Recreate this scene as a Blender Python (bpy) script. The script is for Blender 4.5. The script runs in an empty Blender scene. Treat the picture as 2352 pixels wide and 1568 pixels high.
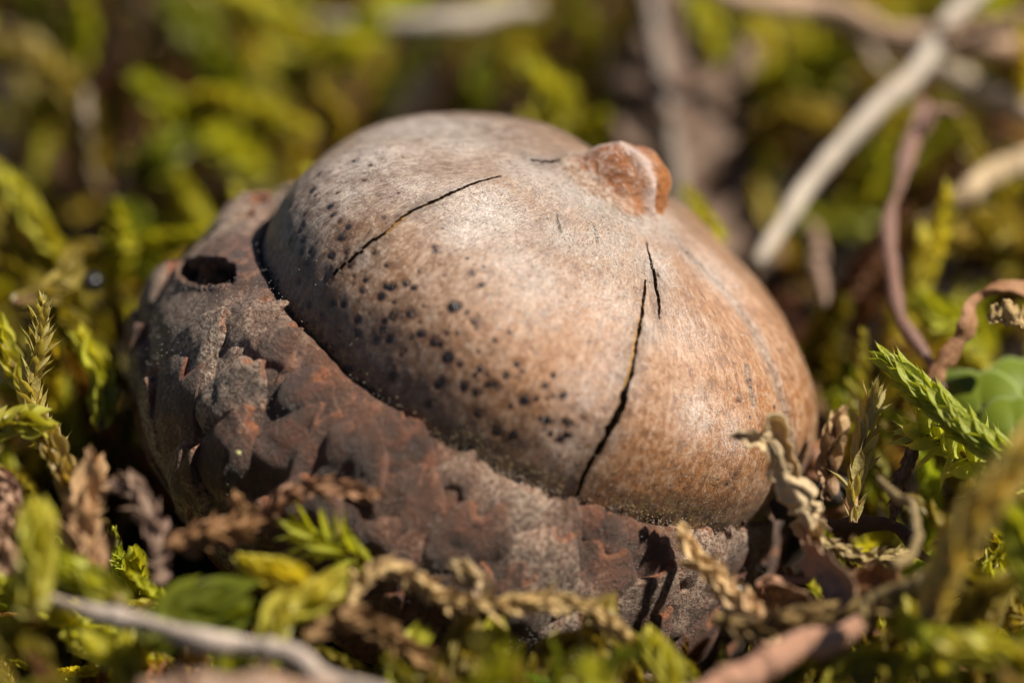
import bpy, math, random
import numpy as np
from mathutils import Vector, Matrix

# ---------------------------------------------------------------- camera, world, sun
sc = bpy.context.scene
sc.unit_settings.system = 'METRIC'
sc.unit_settings.scale_length = 0.01          # one unit is one centimetre (macro subject)
PITCH = math.radians(30)
RT = np.array([1., 0, 0]); UP = np.array([0, math.sin(PITCH), math.cos(PITCH)]); FW = np.array([0, math.cos(PITCH), -math.sin(PITCH)])
DIST = 13.0; PX = 735.0                        # photo pixels (2352 wide) per centimetre at the acorn
CAM = -RT*(79/PX) - UP*((784-715)/PX)*-1*-1 - FW*DIST
cam_d = bpy.data.cameras.new('camera'); cam = bpy.data.objects.new('camera', cam_d)
sc.collection.objects.link(cam); sc.camera = cam
cam.location = CAM; cam.rotation_euler = (math.radians(90)-PITCH, 0, 0)
cam_d.sensor_width = 36; cam_d.lens = 36*DIST/(2352/PX)
cam_d.clip_start = 0.5; cam_d.clip_end = 500
cam_d.dof.use_dof = True
cam_d.dof.focus_distance = DIST - 0.50
cam_d.dof.aperture_fstop = (cam_d.lens*1e-3)/0.56

SUN = Vector((0.60, -0.02, 0.80)).normalized()
w = bpy.data.worlds.new("World"); sc.world = w; w.use_nodes = True
nt = w.node_tree; nt.nodes.clear()
sky = nt.nodes.new('ShaderNodeTexSky'); sky.sky_type = 'NISHITA'; sky.sun_disc = False; sky.altitude = 2500; sky.air_density = .6; sky.dust_density = 1.2; sky.ozone_density = .4
sky.sun_elevation = math.asin(SUN.z); sky.sun_rotation = math.atan2(SUN.x, SUN.y)
bg = nt.nodes.new('ShaderNodeBackground'); bg.inputs[1].default_value = 0.05
wo = nt.nodes.new('ShaderNodeOutputWorld')
nt.links.new(sky.outputs[0], bg.inputs[0]); nt.links.new(bg.outputs[0], wo.inputs[0])
sd = bpy.data.lights.new('sun', 'SUN'); sd.energy = 5.0; sd.angle = math.radians(0.8); sd.color = (1, 0.92, 0.80)
so = bpy.data.objects.new('sun', sd); sc.collection.objects.link(so)
so.rotation_euler = SUN.to_track_quat('Z', 'Y').to_euler()
sc.view_settings.view_transform = 'Standard'; sc.view_settings.look = 'None'
sc.view_settings.exposure = 0.68; sc.view_settings.gamma = 1.0; sc.view_settings.use_curve_mapping = False
sc.cycles.use_denoising = True
sc.cycles.max_bounces = 6; sc.cycles.diffuse_bounces = 3; sc.cycles.transmission_bounces = 4

rng = np.random.default_rng(7); random.seed(7)

# ---------------------------------------------------------------- helpers
def W(px, py, d):                              # photo position at depth d behind the acorn's centre plane
    k = (DIST+d)/DIST
    return CAM + FW*(DIST+d) + RT*((px-1176)/PX*k) + UP*((784-py)/PX*k)
def G(px, py, z):                              # photo position on the level z
    r = FW*DIST + RT*((px-1176)/PX) + UP*((784-py)/PX)
    return CAM + r*((z-CAM[2])/r[2])
def proj(P):
    Q = P-CAM; k = DIST/(Q@FW)
    return 1176+(Q@RT)*k*PX, 784-(Q@UP)*k*PX
def hash3(i, j, k, s):
    n = (i*73856093) ^ (j*19349663) ^ (k*83492791) ^ (s*2654435)
    n = (n ^ (n >> 13))*1274126177 & 0x7fffffff
    return (n ^ (n >> 16)) & 0xffff
def vn(P, s=0):                                # smooth value noise, -1..1
    I = np.floor(P).astype(np.int64); F = P-I; F = F*F*(3-2*F); r = 0
    for a in (0, 1):
        for b in (0, 1):
            for c in (0, 1):
                wgt = (F[:, 0] if a else 1-F[:, 0])*(F[:, 1] if b else 1-F[:, 1])*(F[:, 2] if c else 1-F[:, 2])
                r = r+wgt*hash3(I[:, 0]+a, I[:, 1]+b, I[:, 2]+c, s)
    return r/32767.5-1
def fbm(P, o=3, s=0):
    r = 0; a = 1; t = 0
    for i in range(o): r = r+a*vn(P*2**i, s+i); t += a; a *= .5
    return r/t
def smooth(a, b, x):
    t = np.clip((x-a)/(b-a), 0, 1); return t*t*(3-2*t)
def norml(v): return v/(np.linalg.norm(v, axis=-1, keepdims=True)+1e-12)
def catmull(P, n):
    P = np.asarray(P, float)
    if len(P) == 2: return P[0]+(P[1]-P[0])*np.linspace(0, 1, n)[:, None]
    Q = np.vstack([2*P[0]-P[1], P, 2*P[-1]-P[-2]]); t = np.linspace(0, len(P)-1-1e-6, n)
    i = t.astype(int); f = (t-i)[:, None]; a, b, c, d = Q[i], Q[i+1], Q[i+2], Q[i+3]
    return .5*(2*b+(c-a)*f+(2*a-5*b+4*c-d)*f**2+(3*b-a-3*c+d)*f**3)
def frames(C):
    T = norml(np.gradient(C, axis=0)); N = np.zeros_like(T)
    a = np.array([0, 0, 1.]) if abs(T[0][2]) < .9 else np.array([1., 0, 0])
    n = a-T[0]*(a@T[0]); N[0] = n/np.linalg.norm(n)
    for i in range(1, len(C)):
        n = N[i-1]-T[i]*(N[i-1]@T[i]); N[i] = n/np.linalg.norm(n)
    return T, N, np.cross(T, N)
def mesh_np(name, V, F, mats, tint=None, attrs=None, uv=None, smooth_=True):
    me = bpy.data.meshes.new(name); V = np.asarray(V, np.float32); F = np.asarray(F, np.int32)
    k = F.shape[1]
    me.vertices.add(len(V)); me.vertices.foreach_set('co', V.ravel())
    me.loops.add(F.size); me.loops.foreach_set('vertex_index', F.ravel())
    me.polygons.add(len(F)); me.polygons.foreach_set('loop_start', np.arange(0, F.size, k, dtype=np.int32))
    if smooth_: me.polygons.foreach_set('use_smooth', np.ones(len(F), bool))
    me.update(calc_edges=True)
    attrs = dict(attrs or {})
    if tint is not None: attrs['tint'] = tint
    for nme, c in attrs.items():
        c = np.asarray(c, np.float32)
        if c.ndim == 1: c = np.tile(c, (len(V), 1))
        c = np.hstack([c[:, :3], np.ones((len(V), 1), np.float32)])
        a = me.attributes.new(nme, 'FLOAT_COLOR', 'POINT'); a.data.foreach_set('color', c.astype(np.float32).ravel())
    if uv is not None:
        l = me.uv_layers.new(name='UVMap'); l.data.foreach_set('uv', np.asarray(uv, np.float32)[F.ravel()].ravel())
    for m in (mats if isinstance(mats, list) else [mats]): me.materials.append(m)
    me.validate(clean_customdata=False)
    return me
def obj(name, me, parent=None, loc=None):
    o = bpy.data.objects.new(name, me); sc.collection.objects.link(o)
    if parent is not None: o.parent = parent
    if loc is not None: o.location = loc
    return o
def tag(o, label, cat, group=None, kind=None):
    if label: o['label'] = label
    if cat: o['category'] = cat
    if group: o['group'] = group
    if kind: o['kind'] = kind
    return o
def root(name, loc, label, cat, group=None):
    o = obj(name, None); o.location = Vector(loc); o.empty_display_size = .2
    return tag(o, label, cat, group)
def grid_faces(nu, nv, wrap=False):            # index = i*nv + j ; i may wrap
    i = np.arange(nu if wrap else nu-1)[:, None]; j = np.arange(nv-1)[None, :]
    i2 = (i+1) % nu; a = i*nv+j
    return np.stack([a, i2*nv+j, i2*nv+j+1, a+1], -1).reshape(-1, 4)

# ---------------------------------------------------------------- materials
class NT:
    def __init__(s, name):
        s.m = bpy.data.materials.new(name); s.m.use_nodes = True; s.t = s.m.node_tree; s.t.nodes.clear()
        s.out = s.n('ShaderNodeOutputMaterial')
    def n(s, typ, **kw):
        x = s.t.nodes.new(typ)
        for k, v in kw.items(): setattr(x, k, v)
        return x
    def l(s, a, b): s.t.links.new(a, b)
    def attr(s, name): return s.n('ShaderNodeAttribute', attribute_name=name).outputs['Color']
    def sep(s, c):
        x = s.n('ShaderNodeSeparateColor'); s.l(c, x.inputs[0]); return x.outputs
    def coord(s, k='Object', scale=(1, 1, 1)):
        c = s.n('ShaderNodeTexCoord'); m = s.n('ShaderNodeMapping'); m.inputs['Scale'].default_value = scale
        s.l(c.outputs[k], m.inputs[0]); return m.outputs[0]
    def noise(s, v, sc_, det=4, rough=.6, dist=0.):
        x = s.n('ShaderNodeTexNoise'); x.inputs['Scale'].default_value = sc_; x.inputs['Detail'].default_value = det
        x.inputs['Roughness'].default_value = rough; x.inputs['Distortion'].default_value = dist; s.l(v, x.inputs['Vector']); return x.outputs[0]
    def vor(s, v, sc_, feat='F1'):
        x = s.n('ShaderNodeTexVoronoi', feature=feat); x.inputs['Scale'].default_value = sc_; s.l(v, x.inputs['Vector']); return x.outputs[0]
    def rng(s, v, a, b, c=0., d=1.):
        x = s.n('ShaderNodeMapRange'); s.l(v, x.inputs[0])
        for i, q in enumerate((a, b, c, d)): x.inputs[i+1].default_value = q
        return x.outputs[0]
    def math(s, op, a, b=None):
        x = s.n('ShaderNodeMath', operation=op)
        for i, q in enumerate((a, b)):
            if q is None: continue
            if isinstance(q, (int, float)): x.inputs[i].default_value = q
            else: s.l(q, x.inputs[i])
        return x.outputs[0]
    def mix(s, f, a, b, mode='MIX'):
        x = s.n('ShaderNodeMix', data_type='RGBA', blend_type=mode)
        for sock, q in ((x.inputs[0], f), (x.inputs[6], a), (x.inputs[7], b)):
            if isinstance(q, (int, float)): sock.default_value = q
            elif isinstance(q, tuple): sock.default_value = (*q, 1)
            else: s.l(q, sock)
        return x.outputs[2]
    def bump(s, h, dist, strength=1., n=None):
        x = s.n('ShaderNodeBump'); x.inputs['Distance'].default_value = dist; x.inputs['Strength'].default_value = strength
        s.l(h, x.inputs['Height'])
        if n is not None: s.l(n, x.inputs['Normal'])
        return x.outputs[0]
    def bsdf(s, col, rough, nrm=None, spec=.5, transl=0., tcol=None, sheen=0.):
        p = s.n('ShaderNodeBsdfPrincipled')
        if isinstance(col, tuple): p.inputs['Base Color'].default_value = (*col, 1)
        else: s.l(col, p.inputs['Base Color'])
        if isinstance(rough, (int, float)): p.inputs['Roughness'].default_value = rough
        else: s.l(rough, p.inputs['Roughness'])
        if isinstance(spec, (int, float)): p.inputs['Specular IOR Level'].default_value = spec
        else: s.l(spec, p.inputs['Specular IOR Level'])
        p.inputs['Sheen Weight'].default_value = sheen; p.inputs['Sheen Roughness'].default_value = .4
        if nrm is not None: s.l(nrm, p.inputs['Normal'])
        o = p.outputs[0]
        if transl:
            t = s.n('ShaderNodeBsdfTranslucent'); s.l(tcol if tcol is not None else col, t.inputs[0])
            m = s.n('ShaderNodeMixShader'); m.inputs[0].default_value = transl
            s.l(o, m.inputs[1]); s.l(t.outputs[0], m.inputs[2]); o = m.outputs[0]
        s.l(o, s.out.inputs[0]); return s.m

def mat_moss(name='moss_leaf', transl=.45, rough=.42, nscale=14):
    t = NT(name); c = t.coord(); tint = t.attr('tint')
    n = t.noise(c, nscale, 3); n2 = t.noise(c, 3.0, 2)
    col = t.mix(t.rng(n, .3, .7, 0, .45), tint, t.mix(1., tint, (.55, .6, .5), 'MULTIPLY'))
    col = t.mix(t.rng(n2, .5, .75, 0, .35), col, t.mix(1., tint, (1.25, .85, .7), 'MULTIPLY'))
    tc = t.mix(1., col, (1.4, 1.3, .45), 'MULTIPLY')
    return t.bsdf(col, rough, t.bump(n, .01, .5), .4, transl, tc)
M_MOSS = mat_moss()
def mat_dry(name, transl=.15, nscale=(40, 40, 40), rough=.6, contrast=.5, bd=.012):
    t = NT(name); c = t.coord(scale=(1, 1, 1)); tint = t.attr('tint')
    n = t.noise(c, nscale[0], 5, .65); n2 = t.noise(c, 6, 3)
    col = t.mix(t.rng(n, .35, .7, 0, contrast), tint, t.mix(1., tint, (.45, .38, .33), 'MULTIPLY'))
    col = t.mix(t.rng(n2, .5, .8, 0, .5), col, t.mix(1., tint, (1.15, 1.05, 1.0), 'MULTIPLY'))
    return t.bsdf(col, rough, t.bump(n, bd, .8), .35, transl)
M_DEAD = mat_dry('dead_moss')
def mat_straw():
    t = NT('straw'); tint = t.attr('tint'); c = t.coord('UV', (60, 3.0, 1)); c2 = t.coord('UV', (6, 6, 1))
    n = t.noise(c, 1., 4, .6); n2 = t.noise(c2, 1., 3)
    col = t.mix(t.rng(n, .35, .65, 0, .55), tint, t.mix(1., tint, (.36, .30, .25), 'MULTIPLY'))
    col = t.mix(t.rng(n2, .45, .7, 0, .5), col, t.mix(1., tint, (.75, .62, .5), 'MULTIPLY'))
    return t.bsdf(col, .45, t.bump(n, .012, .6), .5)
M_STRAW = mat_straw()
M_PALE = mat_dry('pale_dead_leaf', .42, (26, 26, 26), .5, .3, .008)
def mat_soil():
    t = NT('dark_soil'); c = t.coord(); n = t.noise(c, 5, 8, .7); v = t.vor(c, 14)
    col = t.mix(t.rng(n, .35, .7), (.008, .006, .004), (.035, .024, .014))
    return t.bsdf(col, .9, t.bump(t.math('ADD', n, v), .05, 1.), .2)
M_SOIL = mat_soil()
def mat_nut():
    t = NT('nut_shell'); A = t.sep(t.attr('mask_a')); B = t.sep(t.attr('mask_b')); Cc = t.sep(t.attr('mask_c'))
    spot, stain, grey = A[0], A[1], A[2]; warm, white, crack = B[0], B[1], B[2]
    o = t.coord(); uvs = t.coord('UV', (1, .16, 1)); uvf = t.coord('UV', (1, .35, 1)); uvh = t.coord('UV', (1, 1, 1))
    nb = t.noise(o, 4.5, 5, .6); st = t.noise(uvs, 60, 4, .6); fine = t.noise(uvf, 150, 4, .75); mott = t.noise(o, 17, 5, .65, .6)
    fib = t.noise(uvh, 75, 3, .7, 2.5)
    base = t.mix(t.rng(nb, .38, .62), (.14, .058, .019), (.28, .135, .052))
    base = t.mix(warm, base, t.mix(t.rng(mott, .3, .7), (.29, .10, .020), (.42, .185, .050)))
    gcol = t.mix(t.rng(mott, .42, .60), (.11, .072, .045), (.41, .35, .30))
    base = t.mix(t.math('MULTIPLY', grey, t.rng(nb, .25, .65, .6, 1.)), base, gcol)
    base = t.mix(t.rng(mott, .52, .74, 0, .5), base, (.15, .07, .035))
    base = t.mix(t.rng(st, .5, .72, 0, .5), base, (.56, .42, .32))
    base = t.mix(t.rng(st, .5, .30, 0, .45), base, (.13, .06, .028))
    base = t.mix(t.rng(fine, .55, .66, 0, .5), base, (.74, .63, .52))
    base = t.mix(t.rng(fine, .45, .33, 0, .7), base, (.10, .05, .028))
    m30 = t.noise(uvh, 26, 5, .7, .8); base = t.mix(t.rng(m30, .50, .66, 0, .38), base, (.54, .40, .29)); base = t.mix(t.rng(m30, .49, .36, 0, .75), base, (.13, .06, .032))
    wf = t.math('MULTIPLY', white, t.rng(fib, .42, .62))
    base = t.mix(t.math('MULTIPLY', wf, .95), base, (.78, .72, .67))
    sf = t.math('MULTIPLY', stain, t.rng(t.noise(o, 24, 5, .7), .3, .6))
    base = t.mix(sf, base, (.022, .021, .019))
    base = t.mix(t.math('MULTIPLY', Cc[0], t.rng(t.noise(o, 45, 4, .7), .5, .62)), base, (.33, .22, .08))
    base = t.mix(Cc[1], base, (.10, .042, .018))
    base = t.mix(t.rng(spot, .15, .8), base, (.014, .011, .010))
    sp = t.vor(uvh, 60); dots = t.rng(sp, .13, .06)
    base = t.mix(t.math('MULTIPLY', dots, t.rng(t.noise(o, 8, 2), .48, .6, 0, .75)), base, (.8, .76, .7))
    base = t.mix(crack, base, (.16, .075, .018))
    rough = t.rng(mott, .3, .7, .30, .5)
    rough = t.mix(spot, rough, (.2, .2, .2)); rough = t.mix(crack, rough, (.9, .9, .9))
    h = t.math('ADD', t.math('MULTIPLY', fine, .45), t.math('ADD', t.math('MULTIPLY', st, .35), t.math('MULTIPLY', mott, .5)))
    return t.bsdf(base, rough, t.bump(h, .014, .8), .5, sheen=.05)
M_NUT = mat_nut()
def mat_tip():
    t = NT('nut_tip'); o = t.coord(); A = t.sep(t.attr('mask_a')); n = t.noise(o, 7, 4, .6, .8); f = t.noise(o, 50, 5, .7)
    col = t.mix(t.rng(n, .38, .6), (.30, .10, .026), (.44, .22, .12))
    col = t.mix(t.math('MULTIPLY', t.math('MAXIMUM', A[0], A[2]), t.rng(n, .2, .5, .7, 1)), col, (.42, .15, .035))
    col = t.mix(t.math('MULTIPLY', t.rng(f, .50, .62, 0, .75), t.rng(A[2], 0, 1, .8, .05)), col, (.68, .56, .50))
    col = t.mix(t.math('MULTIPLY', A[1], .7), col, (.72, .6, .54))
    col = t.mix(t.sep(t.attr('mask_b'))[0], col, t.mix(t.rng(f, .4, .6), (.28, .16, .09), (.55, .44, .36)))
    return t.bsdf(col, .32, t.bump(t.math('ADD', f, t.math('MULTIPLY', n, 1.5)), .03, .9), .5)
M_TIP = mat_tip()
def mat_cap(name='cap_scale_bark'):
    t = NT(name); A = t.sep(t.attr('mask_a')); o = t.coord()
    edge, low, dust = A[0], A[1], A[2]
    big = t.noise(o, 3.2, 5, .65, .5); mid = t.noise(o, 13, 6, .7, .6); fine = t.noise(o, 75, 5, .75); sp = t.noise(o, 160, 3, .7)
    col = t.mix(t.rng(big, .35, .65), (.036, .017, .009), (.145, .058, .027))
    col = t.mix(t.rng(mid, .48, .66, 0, .85), col, (.21, .070, .028))
    dm = t.math('MULTIPLY', t.rng(fine, .42, .60), t.rng(t.math('ADD', t.math('MULTIPLY', mid, .6), t.math('MULTIPLY', dust, .42)), .40, .60))
    col = t.mix(t.math('MULTIPLY', dm, .92), col, (.50, .39, .29))
    col = t.mix(t.rng(sp, .62, .72, 0, .6), col, (.55, .47, .4))
    col = t.mix(t.rng(t.math('MULTIPLY', edge, t.rng(mid, .3, .6, .5, 1.2)), .25, .75), col, t.mix(t.rng(fine, .4, .6), (.15, .045, .016), (.33, .12, .045)))
    col = t.mix(t.rng(fine, .44, .32, 0, .85), col, (.014, .010, .008))
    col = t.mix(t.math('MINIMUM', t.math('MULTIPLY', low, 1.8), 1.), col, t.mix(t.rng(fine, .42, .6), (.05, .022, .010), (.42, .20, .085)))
    h = t.math('ADD', t.math('MULTIPLY', mid, .9), t.math('ADD', t.math('MULTIPLY', fine, .5), t.math('MULTIPLY', sp, .2)))
    return t.bsdf(col, t.rng(mid, .35, .65, .34, .6), t.bump(h, .028, .9), .5, sheen=.1)
M_CAP = mat_cap()
def plain(name, col, rough=.6, transl=0.):
    t = NT(name); o = t.coord(); n = t.noise(o, 30, 3)
    c = t.mix(t.rng(n, .3, .7), col, tuple(x*.65 for x in col))
    return t.bsdf(c, rough, t.bump(n, .005, .5), .5, transl, c)
M_FUZZ = plain('pale_fuzz', (.72, .66, .6), .5, .3)
M_GRIT = plain('pale_grit', (.42, .33, .17), .35)
M_DIRT = plain('groove_dirt', (.10, .06, .03), .7)
M_KERNEL = plain('kernel_skin', (.36, .19, .055), .7)
M_BLACK = plain('black_seed', (.012, .012, .014), .3)
M_WHITE = plain('white_crumb', (.75, .73, .7), .4, .2)

# ---------------------------------------------------------------- ground
AXIS = norml(.94*(.48*RT+.88*UP)-.342*FW)
XL = norml(.88*RT-.48*UP); XL = norml(XL-AXIS*(XL@AXIS)); YL = np.cross(AXIS, XL)
ROT = np.stack([XL, YL, AXIS], 1)              # local acorn frame to world
BASE = AXIS*-.85
def soil_z(x, y):
    P = np.stack([x, y, np.zeros_like(x)], 1)
    z = -1.0+.12*fbm(P*.7, 3, 5)+.05*fbm(P*3, 2, 9)
    z = z-.12*smooth(0, 6, y)
    r = np.hypot((x-BASE[0]), (y-BASE[1]))
    return z-.45*(1-smooth(.45, 1.2, r))+.30*smooth(-.95, -1.5, y)
n = 160
u = np.linspace(-1, 1, n); gx = np.sign(u)*(np.abs(u)*5+np.abs(u)**5*55); X, Y = np.meshgrid(gx, gx+1, indexing='ij')
Z = soil_z(X.ravel(), Y.ravel())
g = obj('ground', mesh_np('ground', np.stack([X.ravel(), Y.ravel(), Z], 1), grid_faces(n, n), M_SOIL))
tag(g, 'dark crumbly soil showing black between the moss', None, kind='structure')

# ---------------------------------------------------------------- acorn
acorn = root('acorn', (0, 0, 0), 'large tan speckled acorn with split shell sitting in its brown scaly cap', 'acorn')
R3 = Matrix([list(ROT[0]), list(ROT[1]), list(ROT[2])])
foot = AXIS*-1.15
acorn.location = Vector(foot); acorn.rotation_euler = R3.to_euler()
LOFF = np.array([0, 0, 1.15])                  # parts are modelled round the nut's centre, lifted to the foot
def to_world(P): return P@ROT.T
def prof(pts, n, pw=1.):
    C = catmull(pts, 400); d = np.r_[0, np.cumsum(np.linalg.norm(np.diff(C, axis=0), axis=1))]
    t = np.linspace(0, 1, n)**pw*d[-1]
    return np.stack([np.interp(t, d, C[:, 0]), np.interp(t, d, C[:, 1])], 1), t
CAMPHI = math.atan2(*(ROT.T@(-FW))[[1, 0]])    # side of the acorn that faces the camera
def phis(n):                                   # more columns on the side in view
    u = np.arange(n)/n*2*math.pi; return CAMPHI+u-.62*np.sin(u)*1.0 if False else CAMPHI+(u+math.pi)+.74*np.sin(u)-0.0
NUT_P = [(.0, .47), (.06, .478), (.13, .467), (.2, .458), (.3, .430), (.45, .382), (.6, .325), (.72, .258), (.82, .16), (.875, .06), (.895, -.04), (.893, -.14), (.875, -.25), (.84, -.36)]
def nut_shape(ph, pr):
    r = pr[:, 0][None, :]*np.ones((len(ph), 1)); h = pr[:, 1][None, :]*np.ones((len(ph), 1)); p = ph[:, None]
    k = smooth(.12, .55, r)
    r = r*(1+(.017+.011*np.cos(p))*k)
    rid = .010*np.sin(5*(p-CAMPHI)+.8)+.008*np.sin(3*p+1.1)+.004*np.sin(11*p+2)
    r = r*(1+rid*k*1.2); h = h+rid*k*smooth(-.2, .1, h)*.9
    h = h+.038*np.exp(-((np.angle(np.exp(1j*(p-math.pi*.86))))**2)/1.1)*np.exp(-((r-.33)/.24)**2)
    return np.stack([r*np.cos(p), r*np.sin(p), h], -1)
nph, npr = 820, 480
ph = phis(nph); pr, arc = prof(NUT_P, npr, .92)
V = nut_shape(ph, pr); V[..., :] += 0
Nrm = norml(np.cross(np.roll(V, -1, 0)-np.roll(V, 1, 0), np.gradient(V, axis=1)))
if (Nrm[10, 200]@V[10, 200]) < 0: Nrm = -Nrm
V0 = V.reshape(-1, 3); N0 = Nrm.reshape(-1, 3)
WV = to_world(V0); WN = to_world(N0); px, py = proj(WV)
front = ((CAM-WV)*WN).sum(1) > 0
fi = np.where(front)[0]
def anchor(x, y):
    k = np.argmin((px[fi]-x)**2+(py[fi]-y)**2); return V0[fi[k]]
def Z5(z, ox, oy): return [((x/2.6133+ox)*.9408, (y/2.6133+oy)*.9408, r/2.6133*.9408, k) for x, y, r, k in z]
SP = []
SP += Z5([(90, 205, 34, 0), (30, 330, 20, 0), (580, 280, 11, 0), (690, 295, 15, 0), (890, 345, 12, 0), (930, 385, 9, 0), (995, 390, 11, 0), (925, 435, 13, 0), (980, 510, 18, 0), (235, 480, 15, 0), (220, 548, 19, 0), (345, 580, 24, 0), (430, 480, 8, 0), (35, 630, 20, 0), (100, 635, 22, 0), (195, 730, 19, 0), (425, 700, 27, 0), (520, 690, 24, 0), (800, 655, 29, 0), (940, 735, 34, 1), (350, 800, 30, 0), (390, 860, 22, 0), (585, 825, 24, 0), (680, 875, 28, 0), (760, 980, 33, 0), (1160, 810, 14, 1), (705, 1145, 28, 0), (870, 1160, 24, 0), (945, 1195, 26, 0), (1030, 1145, 24, 0), (1135, 1090, 19, 0), (1250, 1245, 31, 0), (955, 1330, 28, 0), (1385, 1150, 18, 0), (1210, 1090, 9, 0), (1305, 1175, 11, 0), (1505, 1215, 20, 0), (1510, 1380, 20, 0), (1350, 1330, 11, 0), (1640, 1350, 28, 2), (1075, 1445, 28, 0), (1420, 1460, 17, 0), (1165, 1285, 13, 0), (1490, 1030, 9, 0), (1245, 1060, 20, 1), (590, 590, 20, 2), (740, 445, 18, 1), (1300, 915, 14, 1), (1805, 1070, 12, 1), (1595, 622, 7, 0), (630, 110, 8, 0), (735, 150, 9, 0), (1670, 870, 12, 2), (640, 1270, 28, 0), (1180, 1470, 22, 0), (190, 820, 26, 0), (410, 1090, 26, 0)], 800, 500)
SP += Z5([(2260, 1025, 18, 0), (2325, 1150, 19, 0), (2110, 1320, 24, 0), (2120, 1370, 18, 0), (2175, 1405, 22, 1), (1995, 1220, 20, 0), (2015, 1250, 15, 0), (1920, 1460, 21, 0), (1945, 1365, 19, 0), (1850, 1320, 18, 0), (1935, 1530, 19, 0), (2040, 1110, 20, 0), (1860, 1240, 15, 0)], 0, 0)
SP += Z5([(275, 1055, 14, 0), (235, 1148, 14, 0), (440, 1145, 7, 0), (458, 1230, 12, 0), (410, 1290, 13, 1), (318, 1362, 10, 0), (352, 1388, 13, 0), (993, 1230, 7, 0), (630, 1420, 7, 0)], 800, 0)
SP += Z5([(1925, 150, 17, 0), (2110, 325, 24, 0), (1955, 365, 23, 0), (2085, 465, 29, 0), (2310, 545, 23, 0), (2255, 500, 13, 1), (2330, 480, 15, 1), (2285, 730, 19, 0), (2125, 630, 19, 0), (2190, 640, 21, 0), (1900, 490, 22, 0), (1970, 640, 25, 0), (2050, 700, 20, 0)], 0, 500)
SP += Z5([(15, 455, 13, 0), (480, 1168, 8, 0), (610, 1115, 9, 0), (618, 1165, 9, 0), (582, 1203, 8, 0), (535, 1240, 20, 1), (625, 1215, 9, 0), (762, 1290, 13, 0), (608, 1352, 11, 0), (820, 1370, 17, 0), (180, 1307, 6, 0), (165, 980, 8, 1)], 1600, 500)
SP += Z5([(405, 268, 9, 0), (455, 300, 13, 0), (510, 235, 15, 1), (180, 330, 6, 0)], 1600, 1067)
for _ in range(120):                            # pinprick specks
    SP.append((random.uniform(700, 1780), random.uniform(450, 1150), random.uniform(1.6, 3.4), 0))
for _ in range(85):                             # smaller spots between the large ones, lower left face
    t_ = random.random(); x_ = 640+t_*620; y_ = 560+t_*470
    SP.append((x_+random.gauss(0, 55)+50, y_+random.gauss(0, 55)-40, random.uniform(3.5, 8.5), random.choice((0, 0, 0, 1, 1))))
spot = np.zeros(len(V0)); brown = np.zeros(len(V0)); disp = np.zeros(len(V0)); stain = np.zeros(len(V0)); bump_pts = []
wob = .55*vn(V0*40, 3)+.5*vn(V0*85, 4)
for (x, y, r, kind) in SP:
    a = anchor(x, y); rr = r/PX*(random.uniform(.9, 1.25) if r > 4 else 1); pk_ = random.choice((.98, .95, .9, .7)) if r > 4 else .75
    near = np.where(np.abs(V0-a).max(1) < rr*3.2)[0]
    d = np.linalg.norm(V0[near]-a, axis=1)/rr*(1+.6*wob[near])
    m = 1-smooth(.55, 1.25, d)
    if kind == 0:
        spot[near] = np.maximum(spot[near], m*pk_); brown[near] = np.maximum(brown[near], (.8 if r > 4 else 0)*(1-smooth(.8, 2.1, d)))
    elif kind == 1: brown[near] = np.maximum(brown[near], m*.95); spot[near] = np.maximum(spot[near], .55*(1-smooth(.1, .8, d)))
    else: brown[near] = np.maximum(brown[near], m*.75)
    disp[near] += (.07*rr*np.exp(-(d/.5)**2)-.10*rr*np.exp(-((d-.9)/.4)**2))*(1 if r > 4 else 0)
def polydist(P, Q):
    best = np.full(len(P), 9.); tt = np.zeros(len(P)); n_ = len(Q)-1
    for i in range(n_):
        a, b = Q[i], Q[i+1]; ab = b-a; t = np.clip(((P-a)@ab)/(ab@ab+1e-12), 0, 1)
        d = np.linalg.norm(P-(a+t[:, None]*ab), axis=1); k = d < best; best[k] = d[k]; tt[k] = (i+t[k])/n_
    return best, tt
CR = [([(1162, 407), (1100, 421), (1040, 447), (985, 471), (935, 496), (908, 519), (880, 541), (850, 560), (820, 588), (790, 612), (755, 652)], 4.2, .16, .30),
      ([(1479, 640), (1477, 690), (1468, 740), (1457, 790), (1447, 850), (1433, 905), (1412, 960), (1385, 1010), (1350, 1070), (1336, 1100), (1322, 1146)], 14., .28, .62),
      ([(1481, 560), (1492, 605), (1500, 632), (1508, 690), (1512, 735)], 8, .12, .5),
      ([(1345, 360), (1300, 366), (1262, 377), (1215, 371)], 6, .07, .5)]
crack = np.zeros(len(V0)); nofuzz = np.zeros(len(V0)); cut = np.zeros(len(V0), bool); grey = np.zeros(len(V0)); warm = np.zeros(len(V0)); white = np.zeros(len(V0))
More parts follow.
